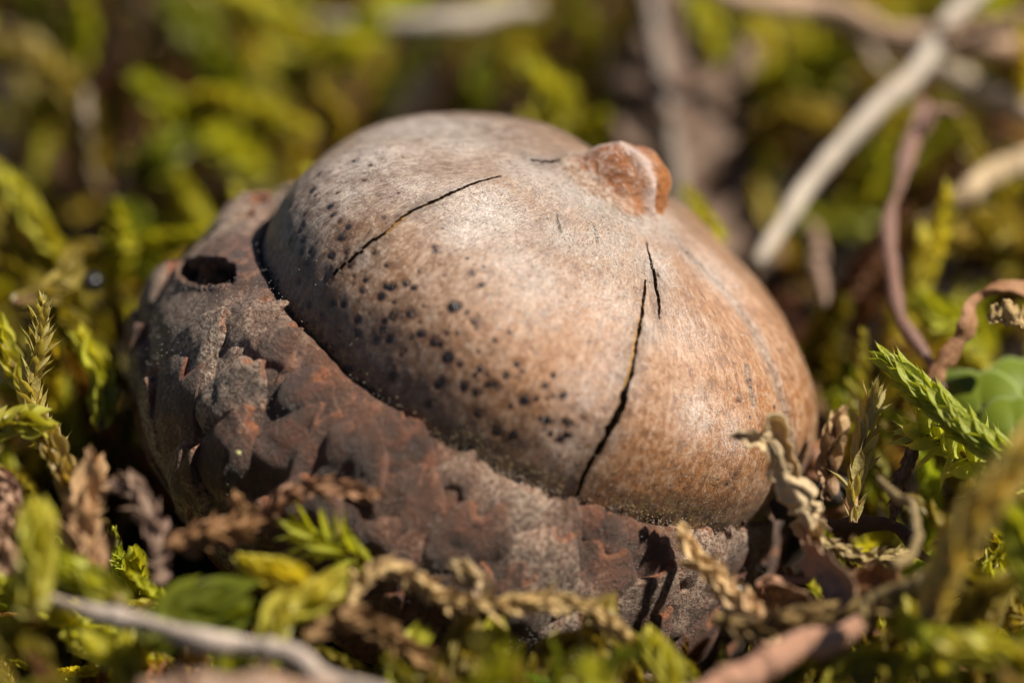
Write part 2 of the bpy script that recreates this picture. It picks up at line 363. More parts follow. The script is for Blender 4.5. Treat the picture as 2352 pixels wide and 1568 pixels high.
for pts, wd, dep, peak in CR:
    C = catmull(np.array(pts, float), len(pts)*4); C += rng.normal(0, .9, C.shape)
    Q = np.array([anchor(*c) for c in C]); sel = np.where(np.linalg.norm(V0-Q.mean(0), axis=1) < 1.2)[0]
    d, t = polydist(V0[sel], Q)
    wdt = wd/PX*np.clip(np.where(t < peak, t/peak, (1-t)/(1-peak)), 0, 1)**.55*.5*(1+.45*vn(V0[sel]*45, 66)+.2*vn(V0[sel]*120, 67))+.0008
    m = 1-smooth(.7, 1.0, d/wdt); crack[sel] = np.maximum(crack[sel], 1-smooth(.9, 1.25, d/wdt)); cut[sel] |= (d < wdt) & (wdt > .0014); disp[sel] -= .012*(1-smooth(.9, 1.1, d/wdt))
    disp[sel] += .006*np.exp(-((d-wdt*1.8)/.02)**2); nofuzz[sel] = np.maximum(nofuzz[sel], 1-smooth(.012, .035, d))
    stain[sel] = np.maximum(stain[sel], .45*np.exp(-(d/.035)**2)*(t > .2))
for pts, s_, k in (([(1545, 545), (1600, 600), (1650, 650), (1720, 740), (1775, 850), (1808, 960), (1822, 1050)], .014, .8), ([(1278, 492), (1282, 512), (1288, 532)], .005, .6), ([(1363, 518), (1369, 540), (1373, 556)], .005, .6), ([(1715, 840), (1722, 880), (1730, 930)], .005, .8)):
    Q = np.array([anchor(*c) for c in catmull(np.array(pts, float), 24)]); sel = np.where(np.linalg.norm(V0-Q.mean(0), axis=1) < .9)[0]
    d, t = polydist(V0[sel], Q); e = np.exp(-(d/s_)**2); disp[sel] -= .010*e
    stain[sel] = np.maximum(stain[sel], k*(.8 if s_ < .01 else .30)*e); grey[sel] = np.maximum(grey[sel], .8*np.exp(-(d/s_/2.5)**2))
def blobs(dst, L, k=1.):
    for x, y, r, a in L:
        q = anchor(x, y); d = np.linalg.norm(V0-q, axis=1)/(r/PX); dst[:] = np.maximum(dst, a*np.exp(-d*d*.8))
blobs(grey, [(1000, 300, 260, 1), (800, 400, 200, 1), (700, 520, 160, 1), (1050, 480, 170, .6), (1180, 560, 120, .5), (760, 700, 150, .45), (880, 820, 160, .4), (1000, 640, 110, .3), (1060, 960, 140, .3), (1500, 640, 50, .9), (1490, 760, 35, .8), (840, 590, 60, .8), (1220, 1060, 140, .2), (1400, 1000, 40, .6)])
blobs(warm, [(1150, 640, 140, .5), (1180, 760, 160, .8), (1640, 1000, 220, .9), (1500, 1120, 160, .8), (1250, 850, 200, .9), (1350, 720, 120, .7), (1700, 700, 180, .95), (1780, 900, 200, 1), (1600, 850, 150, .8), (1450, 1050, 120, .6), (1600, 1100, 200, .6), (1080, 760, 80, .5), (950, 570, 70, .4), (1480, 480, 80, .5)])
blobs(white, [(930, 300, 90, .7), (1060, 330, 80, .6), (1450, 480, 110, 1), (1380, 420, 90, .9), (1290, 540, 70, .7), (950, 430, 60, .6), (800, 450, 50, .5), (1120, 490, 100, 1), (1080, 530, 60, .9), (1180, 600, 80, .6), (860, 350, 110, .6), (1000, 290, 120, .5), (1330, 450, 130, .75), (1230, 400, 80, .8), (1230, 650, 120, .55), (1400, 700, 120, .6), (1420, 850, 60, .55), (1340, 900, 60, .5), (1500, 600, 60, .8), (1600, 950, 60, .8), (1680, 1000, 50, .6), (1400, 560, 130, .6), (1560, 760, 90, .5), (1640, 620, 90, .5), (1300, 1020, 60, .4)])  # pale fibre bloom, plus a white sheen painted over the dome top
blobs(brown, [(740, 760, 110, .35), (900, 860, 120, .3), (1050, 1000, 120, .25), (690, 620, 80, .25), (600, 700, 60, .3)])  # browns the lower-left face to paint its shaded side darker
blobs(stain, [(880, 762, 45, .95), (700, 640, 60, .5), (760, 760, 70, .55), (1000, 900, 80, .4), (690, 560, 50, .4), (1240, 1120, 60, .7), (850, 560, 35, .45), (780, 600, 40, .4), (1690, 1090, 14, .8), (1180, 1010, 60, .35), (1620, 905, 12, .5), (920, 720, 30, .6)])
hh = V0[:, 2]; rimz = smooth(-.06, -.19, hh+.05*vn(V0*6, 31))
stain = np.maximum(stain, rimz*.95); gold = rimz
disp = disp+.0035*fbm(V0*9, 3, 50)+.0012*vn(V0*30, 60)
NV = V0+N0*disp[:, None]+LOFF
uv = np.stack([np.repeat(np.unwrap(ph)*.9, npr), np.tile(arc, nph)], 1)
GF = grid_faces(nph, npr, True); GF = GF[~cut[GF].any(1)]
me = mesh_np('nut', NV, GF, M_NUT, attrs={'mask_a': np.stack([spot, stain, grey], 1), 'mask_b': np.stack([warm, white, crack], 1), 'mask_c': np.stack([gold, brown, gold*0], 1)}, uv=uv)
obj('nut', me, acorn)
kp = phis(260); kr, _ = prof(NUT_P, 120); KV = nut_shape(kp, kr); KN = norml(np.cross(np.roll(KV, -1, 0)-np.roll(KV, 1, 0), np.gradient(KV, axis=1))).reshape(-1, 3); KV = KV.reshape(-1, 3)
if (KN*KV).sum() < 0: KN = -KN
obj('kernel', mesh_np('kernel', KV-KN*(.013+.075*smooth(.24, .05, KV[:, 2])+.004*vn(KV*20, 2))[:, None]+LOFF, grid_faces(260, 120, True), M_KERNEL), acorn)

# pointed tip of the nut
n1, n2 = 160, 90
TIP_P = [(0, .605), (.05, .600), (.10, .585), (.138, .553), (.158, .51), (.19, .471), (.23, .455), (.27, .436), (.31, .405)]
tp, _ = prof(TIP_P, n2); a = np.arange(n1)/n1*2*math.pi
V = np.stack([tp[:, 0][None]*np.cos(a)[:, None]*.92, tp[:, 0][None]*np.sin(a)[:, None]*.80, tp[:, 1][None]*np.ones((n1, 1))], -1).reshape(-1, 3)
dirn = norml(V-np.array([0, 0, .40])); k = smooth(.40, .47, V[:, 2])
fold = np.exp(-((V[:, 1]*.9+V[:, 0]*.35-.03+.02*vn(V*9, 5))/.022)**2); fold2 = np.exp(-((V[:, 1]*.9+V[:, 0]*.3+.05+.02*vn(V*8, 6))/.02)**2)
V = V+dirn*((.030*fbm(V*np.array([5, 8, 4]), 2, 70)-.022*np.abs(vn(V*np.array([8, 17, 5]), 71))-.012*np.abs(vn(V*np.array([19, 30, 12]), 73))+.006)-.012*fold+.008*fold2)[:, None]*k[:, None]
V[:, 0] += .03*k; V[:, 2] += (.02-.30*np.clip(V[:, 0]-.06, 0, 1))*k
TA = np.stack([fold, fold2, smooth(.0, .14, V[:, 0])], 1); TB = np.stack([smooth(.525, .475, V[:, 2]+.02*vn(V*20, 3)-.3*np.clip(V[:, 0], 0, 1)*-1)]*3, 1)
obj('nut_tip', mesh_np('nut_tip', V+LOFF, grid_faces(n1, n2, True), M_TIP, attrs={'mask_a': TA, 'mask_b': TB}), acorn)

# cap
CAP_P = [(.80, -.50), (.85, -.34), (.878, -.235), (.905, -.195), (.95, -.185), (1.02, -.215), (1.09, -.30), (1.145, -.42), (1.175, -.53), (1.14, -.68), (1.01, -.83), (.83, -.95), (.62, -1.04), (.40, -1.10), (.2, -1.14), (0.0, -1.15)]
cp, carc = prof(CAP_P, 900); CL = carc[-1]; S0 = carc[np.argmax(cp[:, 1] > -.235)]
def cap_pt(p, s):                              # angle, arc length -> point, normal
    r = np.interp(s, carc, cp[:, 0]); h = np.interp(s, carc, cp[:, 1])
    e = 1e-3; r2 = np.interp(s+e, carc, cp[:, 0]); h2 = np.interp(s+e, carc, cp[:, 1])
    k = .60-.19*np.cos(p+.1); out = np.maximum(r-.87, 0)*(smooth(0, 2.0, CL-s)*0+1)
    q = smooth(-1.1, -.72, h); kk = 1+(k-1)*q
    r = np.minimum(r, .87)+out*kk
    P = np.stack([r*np.cos(p), r*np.sin(p), h], -1)
    dr, dh = (r2-np.interp(s, carc, cp[:, 0])), (h2-h); L = np.hypot(dr, dh)+1e-9
    N = np.stack([-dh/L*np.cos(p), -dh/L*np.sin(p), dr/L], -1)
    return P, N
def hole_q(P):                                 # elliptical distance to the bored hole
    Q = P-HC; a = (Q@HX+.012)/.094+.5*(Q@HY)/.088; b = Q@HY/.040
    return np.sqrt(a*a+b*b)*(1+.12*vn(P*12, 90)+.16*vn(P*40, 91)+.12*vn(P*85, 92))
npc, nsc = 520, 240
pc = phis(npc); ss = np.linspace(0, CL, nsc)
PP, SS = np.meshgrid(pc, ss, indexing='ij'); CPt, CN = cap_pt(PP.ravel(), SS.ravel())
wx, wy = proj(to_world(CPt)); fr = ((CAM-to_world(CPt))*to_world(CN)).sum(1) > 0
HI = np.where(fr)[0][np.argmin((wx[fr]-483)**2+(wy[fr]-624)**2)]
HC = CPt[HI].copy(); HN = CN[HI].copy()
HU = ROT.T@RT; HU = norml(HU-HN*(HU@HN)); HV = np.cross(HN, HU); HX = ROT.T@RT; HY = ROT.T@UP; HD = norml(-HN*.35+(ROT.T@FW)*.8+HX*.15); HVS = 1. if (ROT@HV)[2] > 0 else -1.
def cap_noise(P): return .030*fbm(P*2.4, 2, 20)+.013*fbm(P*8, 3, 24)+.008*fbm(P*24, 3, 28)
hq = hole_q(CPt); pit = 1-smooth(.93, 1.05, hq); pit *= (np.linalg.norm(CPt-HC, axis=1) < .3)
lip = np.exp(-((hq-1.15)/.18)**2)*(np.linalg.norm(CPt-HC, axis=1) < .3)
FL = (.35+.65*smooth(.12, .3, np.linalg.norm(CPt-HC, axis=1))); D = FL*cap_noise(CPt)*smooth(0, .25, SS.ravel()-S0+.1)+.008*lip; PD = pit*(.075+.10*smooth(0, .06, (CPt-HC)@HX)+.05*vn(CPt*22, 5)+.035*vn(CPt*60, 6))
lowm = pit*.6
dust = smooth(.2, .9, .5+.5*fbm(CPt*2.2, 2, 44))
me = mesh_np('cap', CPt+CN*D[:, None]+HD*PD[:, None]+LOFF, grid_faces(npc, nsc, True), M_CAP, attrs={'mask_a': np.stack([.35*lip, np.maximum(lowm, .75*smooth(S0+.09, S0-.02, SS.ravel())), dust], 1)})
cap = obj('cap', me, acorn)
nu, nv = 23, 21; uu = np.linspace(-1, 1, nu); vv = np.linspace(0, 1, nv)**1.2
UUv, VVv = [q.ravel() for q in np.meshgrid(uu, vv, indexing='ij')]
s = S0+.13; row = 0; count = 0; rs = np.random.default_rng(21)
while s < CL-.5:
    rad = np.interp(s, carc, cp[:, 0]); wid = (.17, .23, .28, .28)[row] if row < 4 else .26
    num = int(round(2*math.pi*rad/wid/1.0)); hgt = wid*1.1
    for i in range(num):
        pcn = (i+.5*(row % 2)+rs.uniform(-.22, .22))/num*2*math.pi; st = s+rs.uniform(-.035, .035)
        Wd = wid*.62*rs.uniform(.75, 1.3); H = hgt*rs.uniform(.9, 1.35); lift = rs.uniform(.026, .058)*(.7 if row == 0 else 1)
        tipw = rs.uniform(1.5, 2.6); sk = rs.uniform(-.25, .25)
        hw = Wd*1.15*(1-(1-VVv)**tipw)**rs.uniform(.42, .6)
        wobb = 1+.3*vn(np.stack([UUv*2, VVv*3, np.full_like(UUv, i+row*40.)], 1), 8)
        ppv = pcn+(UUv*hw*wobb+sk*Wd*(1-VVv))/rad; ssv = st+H*VVv+.045*vn(np.stack([UUv*2.2, VVv*0, np.full_like(UUv, i*3.)], 1), 12)
        P, N = cap_pt(ppv, ssv)
        rise = lift*(1-VVv)**.7+.008*np.exp(-(UUv/.55)**2-((VVv-.42)/.3)**2)
        rim = np.maximum(np.abs(UUv)**9, smooth(.07, .0, VVv)); rise = rise*(1-.7*np.abs(UUv)**2.5)
        off = cap_noise(P)+rise*(1-rim)-.006*rim-.012*smooth(.75, 1, VVv)
        edge = np.clip(np.maximum(np.abs(UUv)**6*.55, smooth(.15, .03, VVv))*(.75+.6*vn(P*7, 61)), 0, 1)*smooth(.7, .3, VVv)
        V = P+N*off[:, None]
        F = grid_faces(nu, nv)
        if np.linalg.norm(P-HC, axis=1).min() < .17 or (np.linalg.norm(P-HC, axis=1).min() < .26 and (P-HC).mean(0)@HV*HVS > 0): continue
        o = obj('scale', mesh_np('scale', V+LOFF, F, M_CAP, attrs={'mask_a': np.stack([edge, edge*0, np.clip(smooth(.2, .9, .5+.5*fbm(P*2.2, 2, 44))+rs.uniform(-.3, .3), 0, 1)], 1)}), acorn)
        count += 1
    s += hgt*.66; row += 1

# short pale fibres and dust on nut and cap
def hairs(P, N, L, wd, lay, flow=None, seed=0, curl=.6):
    r = np.random.default_rng(seed); n = len(P)
    T = norml(np.cross(N, r.normal(size=(n, 3))))
    if flow is not None: T = norml(T*.75+flow)
    D1 = norml(T*lay+N*(1-lay)); B = norml(np.cross(D1, N)); L = L*r.uniform(.4, 1.6, n); c = r.normal(0, curl, n)
    pts = [P-N*.001, P+D1*(L*.5)[:, None]+B*(c*L*.12)[:, None], P+D1*(L*.8)[:, None]+B*(c*L*.45)[:, None]+N*(L*.05)[:, None]]
    ws = [wd, wd*.8, wd*.2]; V = np.stack([q+sg*B*w_/2 for q, w_ in zip(pts, ws) for sg in (-1, 1)], 1).reshape(-1, 3)
    b = np.arange(n)[:, None]*6; F = np.vstack([b+np.array([0, 1, 3, 2]), b+np.array([2, 3, 5, 4])]); return V, F
def pick(P, wgt, n, seed):
    r = np.random.default_rng(seed); wgt = wgt/wgt.sum(); return r.choice(len(P), n, p=wgt)
wf = (1-nofuzz)*(white**2*1.6+.005)*(.35+np.clip(.5+1.2*fbm(V0*6, 2, 88), 0, 1))*(V0[:, 2] > -.25)*front*(1-spot); k = pick(V0, wf, 9000, 3)
mer = norml(np.stack([V0[:, 0], V0[:, 1], -np.ones(len(V0))*.6], 1)); mer = norml(mer-N0*(mer*N0).sum(1, keepdims=True))
Vh, Fh = hairs(V0[k]+N0[k]*disp[k, None], N0[k], .030, .0014, .86, mer[k]*.3, 1, 1.3)
tag(obj('fuzz', mesh_np('fuzz', Vh+LOFF, Fh, M_FUZZ), acorn), None, None, kind='stuff')
CV = CPt+CN*(cap_noise(CPt)+.025)[:, None]; wq = (fr*(1-pit)*(hq > 1.2)*smooth(-1., -.7, CPt[:, 2])*(SS.ravel() > S0)*smooth(0., .7, fbm(CPt*4, 2, 9)+.45)+1e-9); k = pick(CV, wq, 5000, 5)
def grains(P, N, R, seed):
    r = np.random.default_rng(seed); n = len(P); t = np.array([[1, 0, 0], [-1, 0, 0], [0, 1, 0], [0, -1, 0], [0, 0, 1], [0, 0, -1]], float)
    V = P[:, None]+t[None]*(R*r.uniform(.5, 1.5, (n, 6)))[..., None]+N[:, None]*(R[:, None, None] if np.ndim(R) > 1 else .002)
    f = np.array([[0, 2, 4], [2, 1, 4], [1, 3, 4], [3, 0, 4], [2, 0, 5], [1, 2, 5], [3, 1, 5], [0, 3, 5]])
    return V.reshape(-1, 3), (np.arange(n)[:, None, None]*6+f).reshape(-1, 3)
KCAP = k
Vh, Fh = grains(CV[KCAP]-CN[KCAP]*.004, CN[KCAP], .0015, 6)
tag(obj('dust', mesh_np('dust', Vh+LOFF, Fh, M_FUZZ, smooth_=False), acorn), None, None, kind='stuff')
gm = (np.exp(-((V0[:, 2]+.18)/.05)**2)+.05*(V0[:, 2] > -.2))*front*np.clip(.25+fbm(V0*5, 2, 19), 0, 1); k = pick(V0, gm, 1500, 8); kd = pick(V0, np.exp(-((V0[:, 2]+.22)/.035)**2)*front, 1500, 18); Vh, Fh = grains(V0[kd]+N0[kd]*.004, N0[kd], .0062, 14)
tag(obj('dirt', mesh_np('dirt', Vh+LOFF, Fh, M_DIRT, smooth_=False), acorn), None, None, kind='stuff')
Vh, Fh = grains(V0[k]-N0[k]*.001, N0[k], .0021, 4)
tag(obj('grit', mesh_np('grit', Vh+LOFF, Fh, M_GRIT, smooth_=False), acorn), None, None, kind='stuff')

# ---------------------------------------------------------------- vegetation builders
def leaf_patch(L, Wd, cup, nu=3, nv=5, bend=.3, tip=1.6):
    v = np.linspace(0, 1, nv); u = np.linspace(-1, 1, nu)
    w_ = Wd*np.clip(np.sin(math.pi*(v*.88+.12)**.75), 0, 1)**.8*(1-v**6); w_ = w_*(1-.9*smooth(.55, .86, v)) if nv > 9 else w_; w_[-1] = Wd*.01; w_[0] = Wd*.45
    U, Vv = np.meshgrid(u, v, indexing='ij')
    x = U*w_[None]; z = -cup*(1-U**2)*w_[None]*1.2+bend*L*Vv**2; y = L*Vv
    return np.stack([x, y, z], -1).reshape(-1, 3), grid_faces(nu, nv)
def leaf_mats(C, spacing, spread, size, r, start=.0, taper=True, jit=.25, rad=.0):
    """transforms of leaves spiralling up the path C"""
    T, N, B = frames(C); d = np.r_[0, np.cumsum(np.linalg.norm(np.diff(C, axis=0), axis=1))]; L = d[-1]
    out = []; s = start*L; i = 0
    while s < L:
        f = s/L; p = np.array([np.interp(s, d, C[:, q]) for q in range(3)]); t = norml(np.array([np.interp(s, d, T[:, q]) for q in range(3)]))
        n_ = np.array([np.interp(s, d, N[:, q]) for q in range(3)]); b_ = np.cross(t, n_)
        a = i*2.4+r.normal(0, .25); o = n_*math.cos(a)+b_*math.sin(a)
        k = 1.
        if taper: k = (1-.55*max(0, (f-.75)/.25)**1.5)*(.75+.25*min(1, f/.2))
        sp = spread*(1-.5*max(0, (f-.7)/.3))*(1+r.normal(0, jit)); sp = max(.08, sp)
        y = norml(t*math.cos(sp)+o*math.sin(sp)); z = norml(-o*math.cos(sp)+t*math.sin(sp))*-1; x = np.cross(y, z)
        s_ = size*k*r.uniform(.8, 1.2)
        out.append((p+o*rad*k, np.stack([x, y, z], 1)*s_, f)); s += spacing*(.6+.4*k); i += 1
    return out
def shoot_arrays(C, spacing, spread, lf, size, tint_f, r, jit=.25, rad=.01, stem=.012, start=0.):
    LV, LF = lf; ms = leaf_mats(C, spacing, spread, size, r, start, True, jit, rad)
    V = []; F = []; T = []; off = 0
    for p, m, f in ms:
        V.append(LV@m.T+p); F.append(LF+off); off += len(LV); T.append(np.tile(tint_f(f, r), (len(LV), 1)))
    return np.vstack(V), np.vstack(F), np.vstack(T)
def tube(C, rad, ns=8, flat=1., noise_=0., seed=0, ridge=0, cap_=True):
    T, N, B = frames(C); n = len(C); a = np.arange(ns)/ns*2*math.pi
    rad = np.broadcast_to(rad, (n,)) if np.ndim(rad) else np.full(n, rad)
    rr = rad[:, None]*(1+ridge*np.cos(5*a)[None])
    V = C[:, None]+(N[:, None]*(np.cos(a)[None, :, None]*rr[..., None])+B[:, None]*(np.sin(a)[None, :, None]*rr[..., None]*flat))
    V = V.reshape(-1, 3)
    if noise_: V = V+norml(V-np.repeat(C, ns, 0))*(noise_*fbm(V*7+seed, 2, seed) )[:, None]+noise_*.0
    F = grid_faces(n, ns).tolist()
    i = np.arange(n-1)[:, None]; j = np.arange(ns)[None]; j2 = (j+1) % ns
    F = np.stack([i*ns+j, i*ns+j2, (i+1)*ns+j2, (i+1)*ns+j], -1).reshape(-1, 4)
    d = np.r_[0, np.cumsum(np.linalg.norm(np.diff(C, axis=0), axis=1))]
    uv = np.stack([np.tile(np.abs(a/math.pi-1), n), np.repeat(d, ns)], 1)
    if cap_:
        V = np.vstack([V, C[0], C[-1]]); q = len(V); uv = np.vstack([uv, [0, 0], [0, d[-1]]])
        jj = np.arange(ns); f0 = np.stack([np.full(ns, q-2), (jj+1) % ns, jj, jj], 1); f1 = np.stack([np.full(ns, q-1), (n-1)*ns+jj, (n-1)*ns+(jj+1) % ns, (n-1)*ns+(jj+1) % ns], 1)
        return V, F, np.vstack([f0, f1])[:, :3], uv
    return V, F, None, uv
def tri(F): return np.vstack([F[:, [0, 1, 2]], F[:, [0, 2, 3]]])
def tube_mesh(name, C, rad, mat, tint, **kw):
    V, F, K, uv = tube(C, rad, **kw); F = tri(F)
    if K is not None: F = np.vstack([F, K])
    return mesh_np(name, V, F, mat, tint=tint, uv=uv)
def rnd_tint(base, r, v=.18):
    k = r.uniform(1-v, 1+v); h = r.normal(0, .06); return np.array([base[0]*k*(1+h), base[1]*k*(1-h*.4), base[2]*k])
C_YEL = (.54, .51, .07); C_LIME = (.48, .49, .055); C_GREEN = (.20, .23, .022); C_OLIVE = (.26, .21, .03); C_GOLD = (.38, .30, .07); C_TAN = (.46, .31, .15); C_BROWN = (.16, .085, .038); C_PALE = (.60, .46, .28); C_RUST = (.3, .14, .05)

LF_LOW = leaf_patch(1, .30, .55, 3, 4, -.08); LF_MID = leaf_patch(1, .34, .5, 5, 7, -.1); LF_HI = leaf_patch(1, .2, .35, 7, 14, .06)
LF_SPIKE = leaf_patch(1, .14, .4, 5, 9, .12)

def GP(*p): return [G(*q) for q in p]
def WP(*p): return [W(*q) for q in p]
gB = 'plump moss shoots rising behind the acorn'
BGS = [
 ([(60, 330, -.8), (175, 110, -.3), (185, 10, -.1)], 'upright green moss shoot near the upper left corner', C_LIME, .2),
 ([(215, 420, -.7), (190, 290, -.35), (140, 185, -.2), (60, 130, -.2), (-30, 125, -.3)], 'golden moss strand arching down at the far left of the carpet', C_GOLD, .2),
 ([(620, 420, -.8), (500, 330, -.5), (400, 265, -.3), (320, 190, -.15)], 'green moss shoot leaning left above the cap', C_LIME, .19),
 ([(380, 300, -.5), (470, 240, -.25), (580, 255, -.2), (690, 290, -.25)], 'bright yellow moss shoot lying level left of the nut', C_YEL, .21),
 ([(600, 330, -.8), (540, 215, -.4), (470, 110, -.25), (390, -10, -.2)], 'dark green moss strand slanting to the top edge left of centre', C_GREEN, .24),
 ([(760, 230, -.55), (700, 110, -.3), (600, 30, -.2), (490, -20, -.2)], 'long bright moss strand crossing the top edge left of the pale stalk', C_YEL, .22),
 ([(760, 400, -.6), (770, 280, -.3), (740, 175, -.15)], 'rusty yellow moss shoot standing just left of the nut top', C_GOLD, .17),
 ([(640, 190, -.45), (760, 130, -.3), (880, 40, -.2), (960, -20, -.2)], 'lime moss strand running up to the right behind the nut', C_LIME, .21),
 ([(330, 430, -.5), (360, 370, -.35), (420, 330, -.3)], 'small dull green moss shoot above the cap shoulder', C_GREEN, .16),
 ([(150, 660, -.6), (110, 560, -.2), (50, 460, -.1), (-20, 380, -.1)], 'yellow moss shoot leaning off the left edge above the spiky one', C_YEL, .17),
 ([(250, 660, -.6), (275, 570, -.25), (268, 480, -.02)], 'pale blunt moss bud standing beside the cap left shoulder', C_LIME, .15),
 ([(330, 660, -.6), (330, 560, -.4), (300, 500, -.3)], 'broad green moss shoot tucked behind the pale bud', C_GREEN, .19),
 ([(290, 900, -.5), (210, 800, -.3), (150, 740, -.2), (120, 700, -.1)], 'olive moss shoot slanting in the gap left of the cap', C_OLIVE, .16),
 ([(40, 640, -.4), (120, 590, -.3), (220, 580, -.25)], 'golden moss twig lying level above the black seed', C_GOLD, .14),
 ([(1150, 380, -.7), (1230, 300, -.35), (1270, 220, -.2), (1200, 140, -.1)], 'yellow leafy moss shoot rising behind the nut top', C_YEL, .17),
 ([(1290, 370, -.6), (1330, 330, -.35), (1390, 260, -.15)], 'short lime moss tip between nut top and tip knob', C_LIME, .14),
 ([(1040, 330, -.7), (1090, 230, -.5), (1110, 160, -.4)], 'dark green moss shoot in the shade behind the nut top', C_GREEN, .17),
 ([(1560, -60, -.4), (1610, 20, -.2), (1640, 120, -.25)], 'lime moss shoot drooping over the notch of the dead leaf', C_LIME, .17),
 ([(1690, -20, -.3), (1740, 60, -.2), (1770, 130, -.25)], 'yellow moss shoot curling past the dead leaf right lobe', C_YEL, .15),
 ([(1720, 230, -.6), (1800, 180, -.3), (1930, 145, -.15)], 'bright green moss shoot under the tan stalk', C_LIME, .23),
 ([(1740, 330, -.5), (1820, 260, -.3), (1920, 290, -.3)], 'golden moss arc between dead leaf and long straw', C_GOLD, .16),
 ([(1980, 470, -.7), (1990, 400, -.4), (2040, 330, -.25)], 'green moss tip peeping between straw and purple stem', C_LIME, .17),
 ([(1500, 470, -.7), (1640, 540, -.2), (1580, 440, -.05)], 'thin yellow moss shoot touching the nut behind its tip', C_YEL, .13),
 ([(2270, 820, -.6), (2200, 740, -.35), (2120, 700, -.3)], 'pale green moss shoot right of the purple stem', C_LIME, .2),
 ([(2120, 1000, -.7), (2000, 960, -.5), (1950, 860, -.35)], 'dark green moss shoot in the shadow right of the nut', C_GREEN, .17),
 ([(2352, 560, -.5), (2280, 520, -.3), (2170, 560, -.3)], 'golden moss strand at the right edge below the tan stem', C_GOLD, .18),
 ([(1900, 900, -.7), (1880, 800, -.5), (1930, 700, -.3)], 'olive moss shoot close behind the nut right side', C_OLIVE, .16),
]
# ---------------------------------------------------------------- the moss carpet (uncountable)
ACORN_POLY = np.array([(262, 700), (330, 570), (450, 465), (560, 395), (650, 400), (800, 300), (1000, 243), (1300, 305), (1440, 290), (1535, 460), (1680, 560), (1835, 790), (1890, 1050), (1820, 1250), (1720, 1400), (1560, 1470), (1400, 1440), (1100, 1400), (850, 1320), (640, 1140), (420, 1190), (320, 1120), (258, 850)], float)
def in_poly(x, y, P):
    x = np.atleast_1d(x); y = np.atleast_1d(y); c = np.zeros(len(x), bool); j = len(P)-1
    for i in range(len(P)):
        k = ((P[i, 1] > y) != (P[j, 1] > y)) & (x < (P[j, 0]-P[i, 0])*(y-P[i, 1])/(P[j, 1]-P[i, 1]+1e-9)+P[i, 0]); c ^= k; j = i
    return c
SUNV = np.array(SUN)
HERO = [W(*q) for q in ((1785, 1000, -.8), (1830, 1120, -.8), (1865, 1230, -.75), (1760, 1345, -.9), (1900, 1310, -.95), (1590, 1260, -.9), (1680, 1370, -.95), (2050, 850, -.5), (2200, 960, -.6), (2100, 1000, -.5), (1990, 1000, -.45), (1960, 1100, -.48), (2060, 1120, -.5), (90, 720, -.5), (80, 850, -.5), (100, 960, -.5), (215, 1080, -.95), (80, 1200, -1.35), (200, 1340, -1.2), (640, 1330, -1.2), (740, 1240, -1), (900, 1305, -1.1), (1200, 1385, -1.1), (300, 1430, -1.4), (560, 1480, -1.5), (760, 1550, -1.6), (1700, 1550, -1.45), (1900, 1470, -1.3), (2250, 1180, -1.6), (2320, 1090, -1.65), (2200, 1490, -1.4), (2290, 690, -.1), (2180, 830, -.15), (2100, 1250, -1.1), (300, 1120, -1.05), (440, 1240, -1.1), (700, 1130, -1))]
for q in ((10, 800, -.25), (190, 800, .05), (60, 960, -.7), (2220, 1420, -1.2), (1980, 1520, -1.1), (2330, 1500, -1.2), (2280, 1260, -.6), (2080, 1450, -1.), (90, 1520, -1.3)): HERO.append(W(*q))
for p_ in BGS: HERO += [G(*q) for q in p_[0][1:]]
HERO += [W(*q) for q in ((1600, 200, 2.), (1480, 300, 1.9), (1660, 400, 1.9), (1450, 170, 2.), (1620, 480, 1.9), (1850, 440, 1.15), (1960, 310, 1.3), (2110, 140, 1.5), (2062, 400, .7), (2042, 620, .4))]+[G(*q) for q in ((1750, 0, .05), (1900, 25, 0), (2080, 85, 0), (2230, 110, 0), (2090, 130, -.25), (2230, 200, -.2), (2290, 400, -.15), (950, 60, -.2))]
def shades(P):
    for h in HERO:
        q = P-h; t = q@SUNV; d = np.linalg.norm(q-t[:, None]*SUNV, axis=1)
        if ((t > .08) & (d < .12)).any(): return True
    return False
KEEP = []                                      # clear corridors round the things that stand out
def near_cap(P, m=.04):
    Q = P@ROT; r = np.hypot(Q[:, 0], Q[:, 1]); h = Q[:, 2]
    lim = np.interp(h, [-1.4, -1.3, -1.1, -.6, -.2, .2, .45], [.3, .6, 1.0, 1.2, .98, .9, .3], left=0, right=0); return (r < lim+m).any()
protos = []
for i in range(16):
    L = rng.uniform(.55, 1.15); nseg = 14; t = np.linspace(0, 1, nseg); bx, by = rng.normal(0, .35, 2)
    C = np.stack([bx*t**2*L+.05*np.sin(t*5+i)*L, by*t**2*L, t*L*(1-.25*t*abs(bx))], 1)
    kind = i % 4; r = np.random.default_rng(100+i)
    fat = [(.026, .28, .105, .016), (.024, .22, .10, .018), (.028, .42, .10, .012), (.034, .65, .10, .008)][kind]
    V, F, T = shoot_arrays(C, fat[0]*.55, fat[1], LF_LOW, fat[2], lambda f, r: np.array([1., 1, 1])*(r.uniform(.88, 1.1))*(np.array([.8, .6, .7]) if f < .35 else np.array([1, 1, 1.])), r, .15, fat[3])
    protos.append((C, V, F, T))
